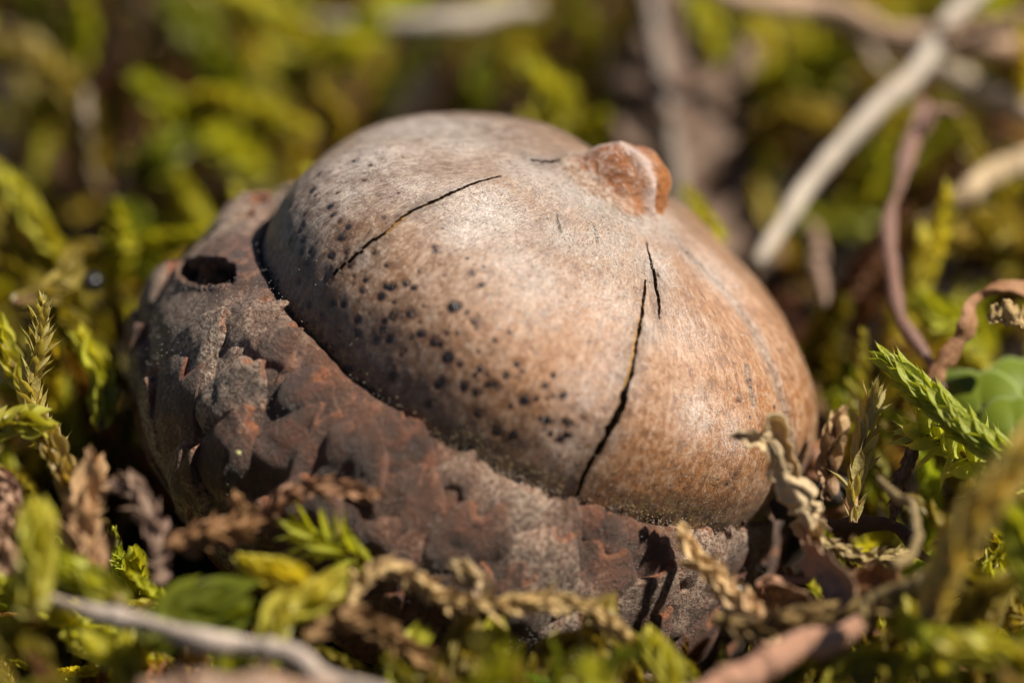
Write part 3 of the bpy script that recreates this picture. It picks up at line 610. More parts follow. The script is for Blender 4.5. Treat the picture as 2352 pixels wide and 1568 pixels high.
def scatter(name, label, cat, num, region, tints, wts, smin, smax, lean, seed, mat, zoff=0., rej=.9):
    r = np.random.default_rng(seed); Vs = []; Fs = []; Ts = []; off = 0; made = 0; tries = 0
    while made < num and tries < num*14:
        tries += 1
        x = r.uniform(region[0], region[1]); y = r.uniform(region[2], region[3])
        z = float(soil_z(np.array([x]), np.array([y]))[0])+zoff
        C, V, F, T = protos[r.integers(len(protos))]; s_ = r.uniform(smin, smax)
        az = r.uniform(0, 2*math.pi); ln = abs(r.normal(0, lean)); ax = Vector((math.cos(az), math.sin(az), 0))
        M = (Matrix.Rotation(min(ln, 1.5), 3, ax) @ Matrix.Rotation(r.uniform(0, 6.28), 3, 'Z')); M = np.array(M)*s_
        Cw = C@M.T+np.array([x, y, z])
        if near_cap(Cw, .07): continue
        qx, qy = proj(Cw); dep = (Cw-CAM)@FW-DIST
        if (in_poly(qx, qy, ACORN_POLY) & (dep < .35)).any(): continue
        bad = shades(Cw) if r.uniform() < rej else False
        for poly, dmax in KEEP:
            if (in_poly(qx, qy, poly) & (dep < dmax)).any(): bad = True; break
        if bad: continue
        if dep.min() < -2.1: continue
        tc = rnd_tint(tints[r.choice(len(tints), p=wts)], r, .25)
        Vs.append(V@M.T+np.array([x, y, z])); Fs.append(F+off); off += len(V); Ts.append(T*tc); made += 1
    o = obj(name, mesh_np(name, np.vstack(Vs), np.vstack(Fs), mat, tint=np.vstack(Ts)))
    tag(o, label, cat, kind='stuff'); return o
for poly, dm in [([(1380, -40), (1780, -40), (1790, 560), (1500, 560), (1380, 200)], 1.9),           # dead leaf
                 ([(1700, 620), (2180, -20), (2300, -20), (1800, 640)], 1.9),                              # long straw
                 ([(1990, 230), (2160, 230), (2110, 560), (2170, 880), (2110, 880), (2010, 700)], .55),      # purplish stem
                 ([(2120, 900), (2230, 640), (2400, 640), (2400, 740), (2180, 900)], .1),
                 ([(2000, 790), (2400, 780), (2400, 1250), (1950, 1250), (1640, 960), (1900, 900)], -.35),
                 ([(2170, 860), (2420, 820), (2420, 1040), (2170, 1000)], .25),
                 ([(20, 660), (180, 660), (190, 1080), (40, 1080)], -.3),
                 ([(180, 720), (330, 700), (420, 900), (560, 1250), (330, 1200), (200, 1020)], -.1),
                 ([(60, 1340), (500, 1420), (930, 1568), (930, 1700), (0, 1470)], -1.15),
                 ([(1480, 1700), (1500, 1560), (1980, 1390), (2030, 1470), (1700, 1700)], -1.0),
                 ([(740, 1300), (1420, 1330), (1500, 1440), (740, 1440)], -.6),
                 ([(-40, 1000), (620, 1050), (700, 1480), (-40, 1420)], -1.0),
                 ([(2080, 1260), (2220, 1080), (2420, 940), (2420, 1100), (2160, 1400)], -1.2),
                 ([(1480, 1180), (2150, 1180), (2060, 1400), (1760, 1480), (1500, 1400)], -.55),
                 ([(560, 1150), (900, 1150), (930, 1330), (560, 1330)], -1.0)]: KEEP.append((np.array(poly, float), dm))
TW = [C_YEL, C_LIME, C_GREEN, C_OLIVE, C_GOLD, C_BROWN]
scatter('moss_carpet', 'yellow-green feathery moss carpet spreading all round the acorn', 'moss', 780, (-4.2, 4.4, -2.3, 6.5), TW, [.32, .22, .08, .15, .15, .08], .55, 1.3, .8, 11, M_MOSS)
scatter('withered_moss', 'brown withered moss stems tangled low down between the green shoots', 'dead moss', 270, (-3.6, 3.8, -2.2, 5.5), [C_BROWN, C_TAN, C_RUST, C_GOLD], [.4, .25, .15, .2], .5, .95, 1.2, 12, M_DEAD)

scatter('feathery_moss', 'fine olive and tan feathery moss filling the hollow in front and at the sides', 'moss', 400, (-2.3, 2.5, -2.2, .9), [C_YEL, C_OLIVE, C_GOLD, C_TAN, C_LIME], [.3, .2, .2, .15, .15], .35, .75, .9, 14, M_MOSS, .12, .6)

scatter('dark_fill_moss', 'low brown-green moss added to darken the front foot of the cap', 'moss', 110, (-1.0, .9, -1.75, -1.1), [C_OLIVE, C_GOLD, C_GREEN, C_BROWN], [.35, .2, .25, .2], .35, .6, .6, 15, M_MOSS, .0, .3)  # dark-tinted shoots added to give darkness below the cap

# ---------------------------------------------------------------- single moss shoots
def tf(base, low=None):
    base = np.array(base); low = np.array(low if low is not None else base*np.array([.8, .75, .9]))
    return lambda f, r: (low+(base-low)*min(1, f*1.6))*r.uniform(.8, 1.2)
def shoot(path, label, tint, size=.16, spacing=.03, spread=.35, lf=None, rad=.012, low=None, group=None, parts=False, seed=0, mat=None, stem_r=.014, stem_t=C_BROWN, jit=.22, start=0., name='moss_shoot', cat='moss shoot'):
    r = np.random.default_rng(seed+500); C = catmull(np.array(path), 40); o0 = C[0].copy(); mat = mat or M_MOSS
    rt = root(name, o0, label, cat, group); Cl = C-o0
    obj('stem', tube_mesh('stem', Cl, np.linspace(stem_r, stem_r*.4, 40), M_DEAD, np.array(stem_t), ns=7), rt)
    lf = lf or LF_MID
    if parts:
        base = []
        for q in range(4):
            LV, LF = leaf_patch(1, .165*r.uniform(.85, 1.15), r.uniform(.25, .6), 7, 16, r.uniform(-.12, .25)) if lf is LF_HI else (leaf_patch(1, .085*r.uniform(.85, 1.15), .4, 5, 10, r.uniform(-.05, .3)) if lf is LF_SPIKE else (lf[0], lf[1]))
            LV = LV+.035*np.stack([vn(LV*5+q, 1), vn(LV*5+q, 2), vn(LV*5+q, 3)], 1)*np.clip(LV[:, 1:2], 0, 1)
            v = np.clip(LV[:, 1], 0, 1)[:, None]; tc = np.array(tint)*(1-.0*v)*(1+r.uniform(-.12, .12))*np.array([1, 1, 1])
            tc = tc*(1-v**7)+v**7*np.array(C_PALE)*.9
            base.append(mesh_np('leaf', LV, LF, mat, tint=tc))
        for p, m, f in leaf_mats(Cl, spacing, spread, size, r, start, True, jit, rad):
            o = obj('leaf', base[r.integers(4)], rt); o.matrix_local = Matrix([[*m[0], p[0]], [*m[1], p[1]], [*m[2], p[2]], [0, 0, 0, 1]])
    else:
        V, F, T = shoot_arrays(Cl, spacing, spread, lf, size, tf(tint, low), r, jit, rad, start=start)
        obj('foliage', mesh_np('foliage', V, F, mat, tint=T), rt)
    return rt
# background, photo positions with the level they lie on
for i, (p, lab, c, sz) in enumerate(BGS):
    shoot(GP(*p), lab, c, sz*.70, .011, .24+.12*(i % 3), LF_MID, sz*.13, group=gB, seed=i, jit=.35)

# foreground and side shoots
gF = 'moss shoots in front of and beside the acorn'
shoot(WP((150, 1085, -.75), (100, 990, -.55), (72, 900, -.5), (88, 790, -.5), (100, 690, -.5)), 'yellow moss shoot with sharp spiky tip standing at the left edge', (.48, .40, .13), .095, .0062, .42, LF_HI, .012, parts=True, seed=61, stem_t=C_GOLD, jit=.3, stem_r=.022)
shoot(WP((260, 1260, -1.0), (190, 1170, -.9), (110, 1000, -.7), (60, 960, -.7)), 'tan ribbed moss stem bending left below the spiky shoot', (.40, .30, .10), .10, .010, .18, LF_MID, .022, group=gF, seed=62, stem_t=C_TAN)
shoot(WP((70, 1420, -1.45), (82, 1300, -1.4), (80, 1190, -1.35)), 'plump yellow moss bud upright at the lower left edge', C_YEL, .13, .010, .14, LF_MID, .035, group=gF, seed=63)
shoot(WP((290, 1390, -1.2), (230, 1350, -1.2), (140, 1300, -1.15)), 'pale lime moss bud slanting left of the big green one', C_LIME, .12, .010, .14, LF_MID, .03, group=gF, seed=64)
shoot(WP((320, 1480, -1.35), (400, 1430, -1.3), (510, 1400, -1.25)), 'broad dark green moss shoot lying in front of the cap', C_GREEN, .17, .009, .16, LF_MID, .062, group=gF, seed=65)
shoot(WP((600, 1530, -1.4), (640, 1420, -1.3), (720, 1370, -1.25), (580, 1300, -1.15)), 'yellow moss shoot folded over beside the dark gap', C_YEL, .13, .010, .16, LF_MID, .03, group=gF, seed=66)
shoot(WP((860, 1300, -.98), (800, 1270, -1.0), (740, 1240, -1.0), (690, 1215, -1.0)), 'star-shaped green moss tuft with needle leaves before the cap', C_LIME, 1.0*.16, .0055, .9, LF_SPIKE, .006, parts=True, seed=67, jit=.3)
shoot(WP((900, 1600, -1.2), (920, 1540, -1.15), (955, 1480, -1.1)), 'small lime moss tip at the bottom edge, leftmost of three', C_LIME, .11, .010, .14, LF_MID, .026, group=gF, seed=68)
shoot(WP((1030, 1600, -1.1), (1050, 1530, -1.05), (1068, 1450, -1.0)), 'tan-edged moss bud at the bottom edge between two green ones', (.36, .30, .1), .12, .010, .14, LF_MID, .034, group=gF, seed=69)
shoot(WP((1125, 1620, -1.1), (1130, 1540, -1.05), (1138, 1460, -1.0)), 'narrow green moss tip at the bottom edge, rightmost of three', C_LIME, .11, .010, .12, LF_MID, .02, group=gF, seed=70)
shoot(WP((2420, 1110, -.8), (2300, 1040, -.68), (2180, 950, -.6), (2100, 880, -.55), (2030, 820, -.5)), 'bright green smooth moss shoot pointing up left at the right edge', (.42, .47, .06), .125, .0055, .13, LF_HI, .030, parts=True, seed=71, stem_r=.03, stem_t=C_LIME, jit=.15)
shoot(WP((2340, 1120, -.62), (2240, 1060, -.52), (2150, 1010, -.5), (2095, 985, -.5)), 'feathery lime moss spray with pointed leaves under the smooth shoot', (.50, .52, .10), .165, .0085, .85, LF_HI, .008, parts=True, seed=72, jit=.35)
shoot(WP((1960, 1200, -.5), (1965, 1100, -.48), (1985, 1000, -.45), (2010, 900, -.42)), 'cream and green moss shoot curling beside the nut foot', (.50, .43, .18), .11, .010, .40, LF_HI, .014, parts=True, seed=73, stem_t=C_TAN, jit=.4)
shoot(WP((1900, 1150, -.3), (1905, 1050, -.28), (1925, 960, -.25)), 'withered tan moss stalk standing close to the nut right edge', C_TAN, .09, .014, .4, LF_MID, .012, group=gF, seed=74, mat=M_DEAD)
shoot(WP((2130, 1420, -1.5), (2200, 1250, -1.6), (2290, 1120, -1.65), (2400, 980, -1.7)), 'thick blurred yellow moss stem nearest the camera at lower right', (.78, .64, .24), .12, .010, .2, LF_MID, .038, group=gF, seed=75, stem_r=.03)
shoot(WP((2450, 1500, -1.4), (2380, 1330, -1.35), (2330, 1200, -1.4)), 'lime moss shoot at the right edge beside the thick stem', C_LIME, .13, .012, .2, LF_MID, .03, group=gF, seed=76)
shoot(WP((2200, 1640, -1.3), (2120, 1480, -1.2), (2060, 1400, -1.1)), 'olive moss shoot below the tangle at lower right', C_YEL, .13, .012, .2, LF_MID, .03, group=gF, seed=77)
shoot(WP((2000, 1660, -1.2), (1960, 1560, -1.1), (1900, 1500, -1.05)), 'dull moss shoot under the cut stalk', C_OLIVE, .12, .012, .2, LF_MID, .028, group=gF, seed=78)
shoot(WP((2420, 1560, -1.5), (2300, 1500, -1.45), (2180, 1490, -1.4)), 'yellow moss shoot lying level near the lower right corner', C_YEL, .13, .012, .2, LF_MID, .03, group=gF, seed=79)
shoot(WP((1420, 1640, -1.2), (1390, 1540, -1.1), (1370, 1450, -1.0), (1390, 1400, -.95)), 'golden moss shoot climbing in front of the cap foot', C_GOLD, .13, .022, .4, LF_MID, .012, group=gF, seed=80)
shoot(WP((1560, 1640, -1.25), (1540, 1560, -1.2), (1500, 1480, -1.1)), 'lime and gold moss shoot at the bottom edge left of the cut stalk', C_YEL, .12, .014, .3, LF_MID, .02, group=gF, seed=81)

MORE = [
 ((60, 900, -.3), (10, 800, -.25), (-20, 730, -.25), 'yellow moss shoot behind the spiky shoot, cut off by the left edge', C_YEL),
 ((230, 990, -.1), (235, 880, 0), (190, 780, .05), 'lime moss shoot in the shade between the spiky shoot and the cap', C_LIME),
 ((-40, 1010, -.7), (30, 970, -.7), (90, 985, -.7), 'pale yellow moss tip crossing the foot of the spiky shoot', C_YEL),
 ((30, 700, .1), (130, 660, .2), (170, 590, .3), 'golden moss shoot above and right of the spiky tip', C_GOLD),
 ((150, 1610, -1.3), (90, 1520, -1.35), (10, 1460, -1.35), 'olive moss shoot in the lower left corner under the blurred straw', C_OLIVE),
 ((330, 1600, -1.25), (290, 1530, -1.25), (220, 1490, -1.25), 'yellow moss tip under the blurred straw near the lower left', C_YEL),
 ((480, 1600, -1.3), (520, 1540, -1.3), (600, 1520, -1.3), 'lime moss tip just under the middle of the blurred straw', C_LIME),
 ((2120, 1640, -1.1), (2220, 1420, -1.2), (2330, 1330, -1.2), 'long golden moss strand slanting up to the right edge near the corner', C_GOLD),
 ((1860, 1620, -1.1), (1980, 1520, -1.1), (2110, 1530, -1.1), 'tan and yellow moss strand bowed over at the bottom right', C_YEL),
 ((2240, 1640, -1.2), (2330, 1540, -1.2), (2400, 1400, -1.2), 'lime moss strand climbing the right edge at the bottom corner', C_LIME),
 ((2060, 1400, -.9), (2160, 1330, -.95), (2250, 1340, -1.0), 'olive moss shoot under the thick blurred stem', C_OLIVE),
 ((2240, 1180, -.5), (2290, 1260, -.6), (2260, 1360, -.7), 'lime moss shoot hanging down right of the elbow-shaped stem', C_LIME),
 ((2020, 1560, -1.0), (2080, 1450, -1.0), (2180, 1410, -1.05), 'golden moss shoot right of the cut stalk end', C_GOLD),
 ((1180, 1640, -1.0), (1230, 1540, -.98), (1290, 1480, -.95), 'brownish moss shoot in the dark below the cap', C_OLIVE),
]
for i, (a_, b_, c_, lab, tn) in enumerate(MORE):
    shoot(WP(a_, b_, c_), lab, tn, .105, .011, .3, LF_MID, .018, group=gF, seed=200+i, jit=.35)

# ---------------------------------------------------------------- straws, stems and dead bits
def straw(path, rad, label, tint, name='straw', cat='straw', flat=.7, seed=0, group=None, ridge=.06, noise_=.010, n=110):
    C = catmull(np.array(path), n); o0 = C[0].copy(); rad = np.interp(np.linspace(0, 1, n), np.linspace(0, 1, len(rad)), rad)
    tt = np.linspace(0, 1, n); z0 = np.zeros(n); rad = rad*(1+.10*vn(np.stack([tt*16, z0, z0+seed], 1), 3)+.05*vn(np.stack([tt*40, z0, z0+seed], 1), 4))
    q_ = np.random.default_rng(seed+900); nd = q_.uniform(.15, .85, 2); rad = rad*(1+sum(.22*np.exp(-((tt-k_)/.012)**2) for k_ in nd)); C = C+(np.stack([vn(np.stack([tt*7, z0+i_, z0+seed], 1), 7) for i_ in range(3)], 1)*.014)
    me = tube_mesh(name, C-o0, rad, M_STRAW, np.array(tint), ns=12, flat=flat, noise_=noise_, seed=seed, ridge=ridge)
    o = obj(name, me, None, Vector(o0)); return tag(o, label, cat, group)
straw(WP((1735, 610, 1.0), (1850, 440, 1.15), (1960, 310, 1.3), (2110, 140, 1.5), (2260, -40, 1.7)), [.030, .042, .045, .045, .035], 'long grey-white straw crossing diagonally behind the nut right side', (.66, .58, .48), seed=1)
straw(GP((1560, -50, .1), (1750, 0, .05), (1900, 25, .0), (2080, 85, .0), (2230, 110, .0), (2400, 110, .0)), [.04, .045, .05, .05, .05, .05], 'thick pinkish tan stalk running along the top right edge', (.80, .56, .38), seed=2)
straw(GP((1980, 60, -.3), (2090, 130, -.25), (2230, 200, -.2), (2420, 290, -.2)), [.05, .05, .05, .05], 'pale blurred straw sloping down below the tan stalk', (.75, .63, .47), seed=3)
straw(GP((2150, 75, .1), (2250, 60, .1), (2400, 40, .1)), [.025, .03, .03], 'brown twig in the top right corner above the stalk', (.32, .2, .12), 'twig', 'twig', seed=4)
straw(GP((2120, 520, -.3), (2210, 460, -.2), (2290, 400, -.15), (2400, 340, -.1)), [.02, .035, .04, .04], 'tan straw entering from the right edge at mid height', (.66, .5, .3), seed=5)
straw(GP((2220, 240, -.3), (2290, 290, -.25), (2400, 360, -.2)), [.02, .022, .025], 'thin orange stem sloping to the right edge', (.42, .2, .08), 'plant_stem', 'stem', seed=6)
straw(GP((690, 55, -.3), (800, 60, -.25), (950, 60, -.2), (1100, 40, -.2), (1230, 10, -.2)), [.025, .035, .04, .035, .025], 'pale straw lying level at the top behind the nut', (.7, .62, .52), seed=7)
straw(GP((1940, 150, -.5), (1945, 230, -.5), (1960, 330, -.6)), [.045, .045, .03], 'short pinkish stalk standing left of the long straw', (.38, .27, .2), 'plant_stem', 'stem', seed=8)
straw(GP((1965, 40, -.3), (1990, 110, -.25), (2040, 180, -.3)), [.03, .04, .03], 'stubby pale stem piece under the tan stalk', (.5, .4, .3), 'plant_stem', 'stem', seed=9)
straw(GP((1870, 540, -.5), (1875, 620, -.4), (1895, 710, -.4)), [.035, .035, .02], 'pinkish broken stalk hanging below the long straw end', (.4, .27, .2), 'plant_stem', 'stem', seed=10)
straw(GP((300, -40, -.3), (350, 60, -.3), (420, 160, -.35)), [.025, .03, .02], 'brown twig slanting at the top left', (.25, .13, .08), 'twig', 'twig', seed=11)
straw(GP((200, 210, -.2), (190, 260, -.15), (195, 320, -.3), (225, 420, -.5)), [.018, .022, .02, .015], 'greyish dry stem hanging in the left moss', (.35, .28, .2), 'plant_stem', 'stem', seed=12)
pr_ = straw(WP((2120, 240, .95), (2100, 300, .85), (2062, 400, .7), (2045, 520, .55), (2042, 620, .4), (2070, 740, .2), (2115, 820, .1), (2160, 900, 0)), [.02, .026, .025, .024, .026, .024, .024, .024], 'purplish brown bent stem forking at its top right of the straw', (.30, .17, .13), 'plant_stem', 'stem', seed=13, flat=.9, noise_=.02)
C = catmull(np.array(WP((2092, 340, .82), (2130, 290, .8), (2150, 250, .8), (2200, 260, .85))), 20)-np.array(pr_.location)
obj('side_shoot', tube_mesh('side_shoot', C, np.linspace(.02, .012, 20), M_STRAW, np.array((.30, .17, .13)), ns=10), pr_)
straw(WP((120, 1370, -1.35), (200, 1400, -1.4), (330, 1440, -1.45), (480, 1475, -1.5), (560, 1480, -1.5), (660, 1515, -1.55), (760, 1550, -1.6), (900, 1600, -1.7)), [.022, .026, .03, .032, .032, .034, .036, .036], 'grey-pink blurred straw curving across the lower left corner', (.74, .62, .52), seed=14)
straw(WP((330, 1610, -1.9), (500, 1585, -1.9), (760, 1600, -1.9)), [.05, .055, .05], 'pinkish stalk just entering at the bottom edge left of centre', (.55, .36, .25), seed=15)
cs = straw(WP((1540, 1640, -1.55), (1680, 1560, -1.45), (1820, 1500, -1.35), (1975, 1445, -1.25)), [.045, .045, .045, .040], 'pink-tan cut stalk slanting up at the bottom right of centre', (.50, .27, .17), 'cut_stalk', 'stalk', seed=16, flat=.85)
straw(WP((1975, 1430, -1.2), (1990, 1390, -1.15), (2080, 1350, -1.2), (2200, 1280, -1.3), (2300, 1180, -1.4)), [.03, .03, .03, .03, .025], 'olive blurred stem running up right from the cut stalk', (.30, .22, .08), 'plant_stem', 'stem', seed=17)
straw(WP((2060, 1300, -1.2), (2110, 1230, -1.1), (2090, 1170, -1.05), (2030, 1110, -.95)), [.015, .018, .018, .012], 'short yellowish stem bent like an elbow at lower right', (.38, .28, .12), 'plant_stem', 'stem', seed=18)
straw(WP((1880, 1190, -.35), (1960, 1205, -.4), (2040, 1215, -.45), (2090, 1240, -.5), (2140, 1290, -.55)), [.018, .016, .016, .014, .008], 'dark brown rootlet lying right of the nut foot', (.09, .05, .035), 'rootlet', 'root', seed=19, noise_=.02)
straw(WP((1780, 1165, -.2), (1870, 1140, -.2), (1960, 1120, -.2)), [.04, .045, .03], 'dark twig behind the nut foot', (.05, .04, .035), 'twig', 'twig', seed=20)  # stick in a near-black base colour
straw(WP((1870, 1040, .1), (1890, 1110, .05), (1930, 1170, 0)), [.05, .06, .05], 'rusty brown bark chip behind the nut right edge', (.32, .15, .07), 'bark_chip', 'bark', seed=21)

def ribbon(path, wid, label, tint, name='dry_grass_blade', cat='dried leaf', twist=0., crinkle=.01, curl=.3, seed=0, fq=9, mat=None, n=110, m=13, edge_j=.3, tw0=0., parent=None, part=False, crease=.005):
    """curled or crinkled strip with thickness"""
    C = catmull(np.array(path), n); o0 = C[0].copy() if parent is None else np.array(parent.location); T, N, B = frames(C); N = norml(np.cross(T, FW)); B = np.cross(T, N)
    t = np.linspace(0, 1, n); wv = np.interp(t, np.linspace(0, 1, len(wid)), wid); a = tw0+twist*t
    N2 = N*np.cos(a)[:, None]+B*np.sin(a)[:, None]; B2 = np.cross(T, N2)
    u = np.linspace(-1, 1, m); jit = 1+edge_j*vn(np.stack([t*fq*2, t*0, t*0+seed], 1), seed)
    Q = C[:, None]+N2[:, None]*(u[None, :, None]*(wv*jit)[:, None, None])+B2[:, None]*((u**2)[None, :, None]*(wv*curl)[:, None, None])
    Q = Q.reshape(-1, 3); BB = np.repeat(B2, m, 0); NN = np.repeat(N2, m, 0)
    Q = Q+BB*(crinkle*fbm(Q*fq+seed, 3, seed))[:, None]+NN*(crinkle*.7*fbm(Q*fq+seed+9, 2, seed+3))[:, None]
    U2 = np.tile(u, n); T2 = np.repeat(t, m); Q = Q+BB*(crease*fbm(np.stack([U2*3.2, T2*4, U2*0+seed], 1), 3, seed+5)*2)[:, None]
    me = mesh_np(name, Q-o0, grid_faces(n, m), mat or M_DEAD, tint=np.array(tint))
    o = obj(name, me, parent, None if parent is not None else Vector(o0)); s_ = o.modifiers.new('thickness', 'SOLIDIFY'); s_.thickness = .003; s_.offset = 0
    if not part: tag(o, label, cat)
    return o
ribbon(WP((2420, 690, -.1), (2352, 672, -.1), (2290, 668, -.1), (2245, 700, -.12), (2235, 750, -.15), (2200, 800, -.15), (2160, 850, -.15), (2130, 900, -.15)), [.035, .035, .03, .035, .045, .035, .03, .015], 'brown twisted dry grass blade arching in from the right edge', (.42, .22, .11), twist=3., crinkle=.012, curl=.5, seed=2, tw0=.6)
ribbon(WP((2420, 735, -.3), (2352, 730, -.3), (2300, 722, -.3), (2270, 735, -.3)), [.03, .03, .03, .02], 'crumpled tan moss scrap at the right edge under the brown blade', (.48, .33, .14), name='withered_moss_scrap', cat='dead moss', crinkle=.05, fq=14, seed=3, edge_j=.7)
pale = ribbon(WP((1672, 990, -.80), (1715, 997, -.82), (1755, 1005, -.82), (1785, 985, -.8), (1800, 1020, -.8), (1810, 1080, -.8), (1835, 1130, -.78), (1855, 1180, -.76), (1865, 1230, -.75), (1880, 1290, -.72)), [.002, .014, .03, .045, .05, .045, .042, .05, .035, .02], 'cream crumpled leaf strip leaning on the nut lower right', (.78, .63, .38), name='dry_leaf_strip', crinkle=.035, curl=.45, seed=4, fq=14, edge_j=.5, tw0=.2, twist=.4, n=220, m=25, crease=.016, mat=M_PALE)
ribbon(WP((1780, 1010, -.86), (1800, 1090, -.86), (1840, 1150, -.84), (1858, 1215, -.82)), [.012, .03, .034, .02], None, (.76, .60, .36), name='fold', crinkle=.04, curl=-.6, seed=5, fq=9, parent=pale, part=True, edge_j=.6, n=140, m=15, crease=.012, mat=M_PALE)
ribbon(WP((1900, 1400, -.95), (1860, 1370, -.95), (1820, 1360, -.95), (1775, 1345, -.95), (1752, 1345, -.93), (1760, 1325, -.9), (1800, 1330, -.88), (1850, 1325, -.88), (1870, 1290, -.85), (1850, 1240, -.8), (1830, 1190, -.75)), [.02, .025, .03, .03, .03, .03, .03, .03, .03, .025, .012], 'thin brown curled petal looping over itself below the nut', (.36, .2, .12), name='curled_petal', crinkle=.01, curl=.4, seed=6, tw0=1.4, n=160)
ribbon(WP((1850, 1270, -.85), (1900, 1300, -.95), (1960, 1370, -1.05), (2010, 1430, -1.1)), [.035, .045, .045, .03], 'smooth pinkish dry blade beside the curled petal', (.45, .28, .18), crinkle=.012, curl=.8, seed=7, tw0=.5)
ribbon(WP((1960, 1340, -1.0), (2010, 1330, -1.0), (2040, 1370, -1.05), (2030, 1430, -1.1)), [.03, .05, .05, .03], 'rusty crumpled scrap right of the curled petal', (.36, .19, .08), name='withered_moss_scrap', cat='dead moss', crinkle=.03, curl=.9, seed=8, fq=12)
ribbon(WP((1690, 1340, -.85), (1770, 1380, -.95), (1850, 1390, -1.0), (1950, 1400, -1.05)), [.02, .03, .03, .025], 'knobbly brown withered strand below the curled petal', (.26, .15, .07), name='withered_strand', cat='dead moss', crinkle=.03, seed=9, fq=14, edge_j=.6)

def crinkled(path, rad, label, tint, seed, size=.07, spacing=.010, spread=.5, parts=False, name='withered_strand', cat='dead moss'):
    return shoot(path, label, tint, size, spacing, spread, LF_MID, rad*.6, seed=seed, mat=M_DEAD, stem_r=rad, stem_t=tint, jit=.6, name=name, cat=cat)
crinkled(WP((1790, 1500, -1.05), (1740, 1420, -1.0), (1680, 1370, -.95), (1630, 1310, -.92), (1590, 1270, -.9), (1568, 1215, -.88)), .022, 'pale gold knobbly withered moss shoot standing before the cap foot', (.70, .50, .25), 91, .075)
crinkled(WP((1870, 1240, -.75), (1920, 1255, -.72), (1980, 1280, -.7), (2040, 1278, -.68), (2085, 1265, -.65)), .014, 'gold crinkled strand trailing right from the leaf strip', (.38, .29, .12), 92, .05)
crinkled(WP((2110, 1000, -.5), (2085, 1060, -.5), (2068, 1110, -.5), (2052, 1190, -.5)), .020, 'brown scaly withered moss stem hanging upright at right', (.24, .15, .08), 93, .045, .006, .35)
crinkled(WP((790, 1400, -1.2), (840, 1330, -1.15), (900, 1305, -1.12), (960, 1330, -1.1), (1020, 1375, -1.1), (1120, 1390, -1.1), (1230, 1382, -1.08), (1330, 1390, -1.05), (1400, 1430, -1.05), (1480, 1500, -1.1)), .018, 'long gold withered strand stretched across the front of the cap', (.56, .40, .17), 94, .07)
crinkled(WP((560, 1230, -1.0), (610, 1180, -1.0), (680, 1130, -1.0), (760, 1120, -1.0), (870, 1135, -1.0)), .017, 'rusty brown strand bridging the dark gap under the cap', (.30, .16, .08), 95, .06)
crinkled(WP((360, 1340, -1.1), (360, 1240, -1.1), (310, 1120, -1.05), (262, 1115, -1.05)), .028, 'greyish brown withered stem hooked over at the lower left', (.30, .20, .14), 96, .07)
crinkled(WP((380, 1250, -1.1), (440, 1240, -1.1), (500, 1220, -1.1), (560, 1200, -1.08), (540, 1150, -1.05)), .026, 'lumpy brown withered strand leading to the dark gap', (.28, .15, .06), 97, .08)
crinkled(WP((250, 1420, -1.2), (200, 1290, -1.1), (195, 1180, -1.05), (215, 1060, -.95)), .03, 'tan pointed withered shoot left of the dark gap', (.50, .32, .16), 98, .11)
crinkled(WP((1100, 1400, -1.1), (1110, 1350, -1.05), (1060, 1310, -1.03)), .012, 'short tan scrap sticking up from the long strand', (.50, .38, .2), 99, .08)
crinkled(WP((1700, 1530, -1.0), (1760, 1470, -.98), (1800, 1420, -.98), (1850, 1370, -1.0)), .014, 'dark brown scaly strand in the shade above the cut stalk', (.18, .10, .05), 100, .05)
crinkled(WP((-20, 1080, -.8), (20, 1150, -.9), (10, 1300, -1.1)), .03, 'pinkish withered stem at the left edge', (.42, .27, .17), 101, .09)
crinkled(WP((1640, 1420, -1.1), (1720, 1440, -1.15), (1830, 1420, -1.15), (1940, 1420, -1.15), (2060, 1380, -1.2)), .02, 'blurred olive withered strand crossing above the cut stalk', (.30, .21, .08), 102, .08)
crinkled(WP((700, 1470, -1.3), (780, 1420, -1.25), (900, 1460, -1.2), (1010, 1560, -1.2)), .02, 'brown withered strand arching near the bottom centre', (.30, .18, .07), 103, .08)

# ---------------------------------------------------------------- dead leaf behind the acorn
LP = np.array([(1440, -60), (1470, 0), (1482, 60), (1445, 120), (1402, 165), (1398, 230), (1415, 310), (1440, 400), (1480, 520), (1520, 640), (1800, 640), (1770, 540), (1735, 470), (1712, 390), (1690, 310), (1715, 240), (1745, 160), (1732, 110), (1702, 78), (1680, 130), (1650, 165), (1615, 150), (1588, 80), (1570, 0), (1560, -60)], float)
gxs = np.arange(1380, 1810, 5.); gys = np.arange(-60, 645, 5.); GX, GY = [q.ravel() for q in np.meshgrid(gxs, gys, indexing='ij')]
F = grid_faces(len(gxs), len(gys)); cx = GX[F].mean(1); cy = GY[F].mean(1); jx = 8*vn(np.stack([cx/30, cy/30, cx*0], 1), 2)
F = F[in_poly(cx+jx, cy+jx, LP)]
mid = np.interp(GY, [-60, 150, 300, 640], [1485, 1520, 1545, 1590]); dm = GX-mid
dep = 1.75+(600-GY)*.0009+.0009*np.abs(dm)*(1+.4*np.sin(GY/60))+.06*vn(np.stack([GX/70, GY/90, GX*0], 1), 4)-.03*np.cos((GY+np.abs(dm)*.8)/22)
V = np.array([W(x, y, d) for x, y, d in zip(GX, GY, dep)]); used = np.unique(F); rm = np.full(len(V), -1); rm[used] = np.arange(len(used)); V = V[used]; F = rm[F]; b0 = V[V[:, 2].argmin()].copy()
lo = root('dead_leaf', b0, 'grey-brown lobed dead oak leaf standing upright behind the nut tip', 'leaf')
bl = obj('blade', mesh_np('blade', V-b0, F, mat_dry('dead_leaf_skin', .25, (10, 10, 10), .6, .6, .02), tint=np.array((.21, .14, .10))), lo)
sm = bl.modifiers.new('thickness', 'SOLIDIFY'); sm.thickness = .012
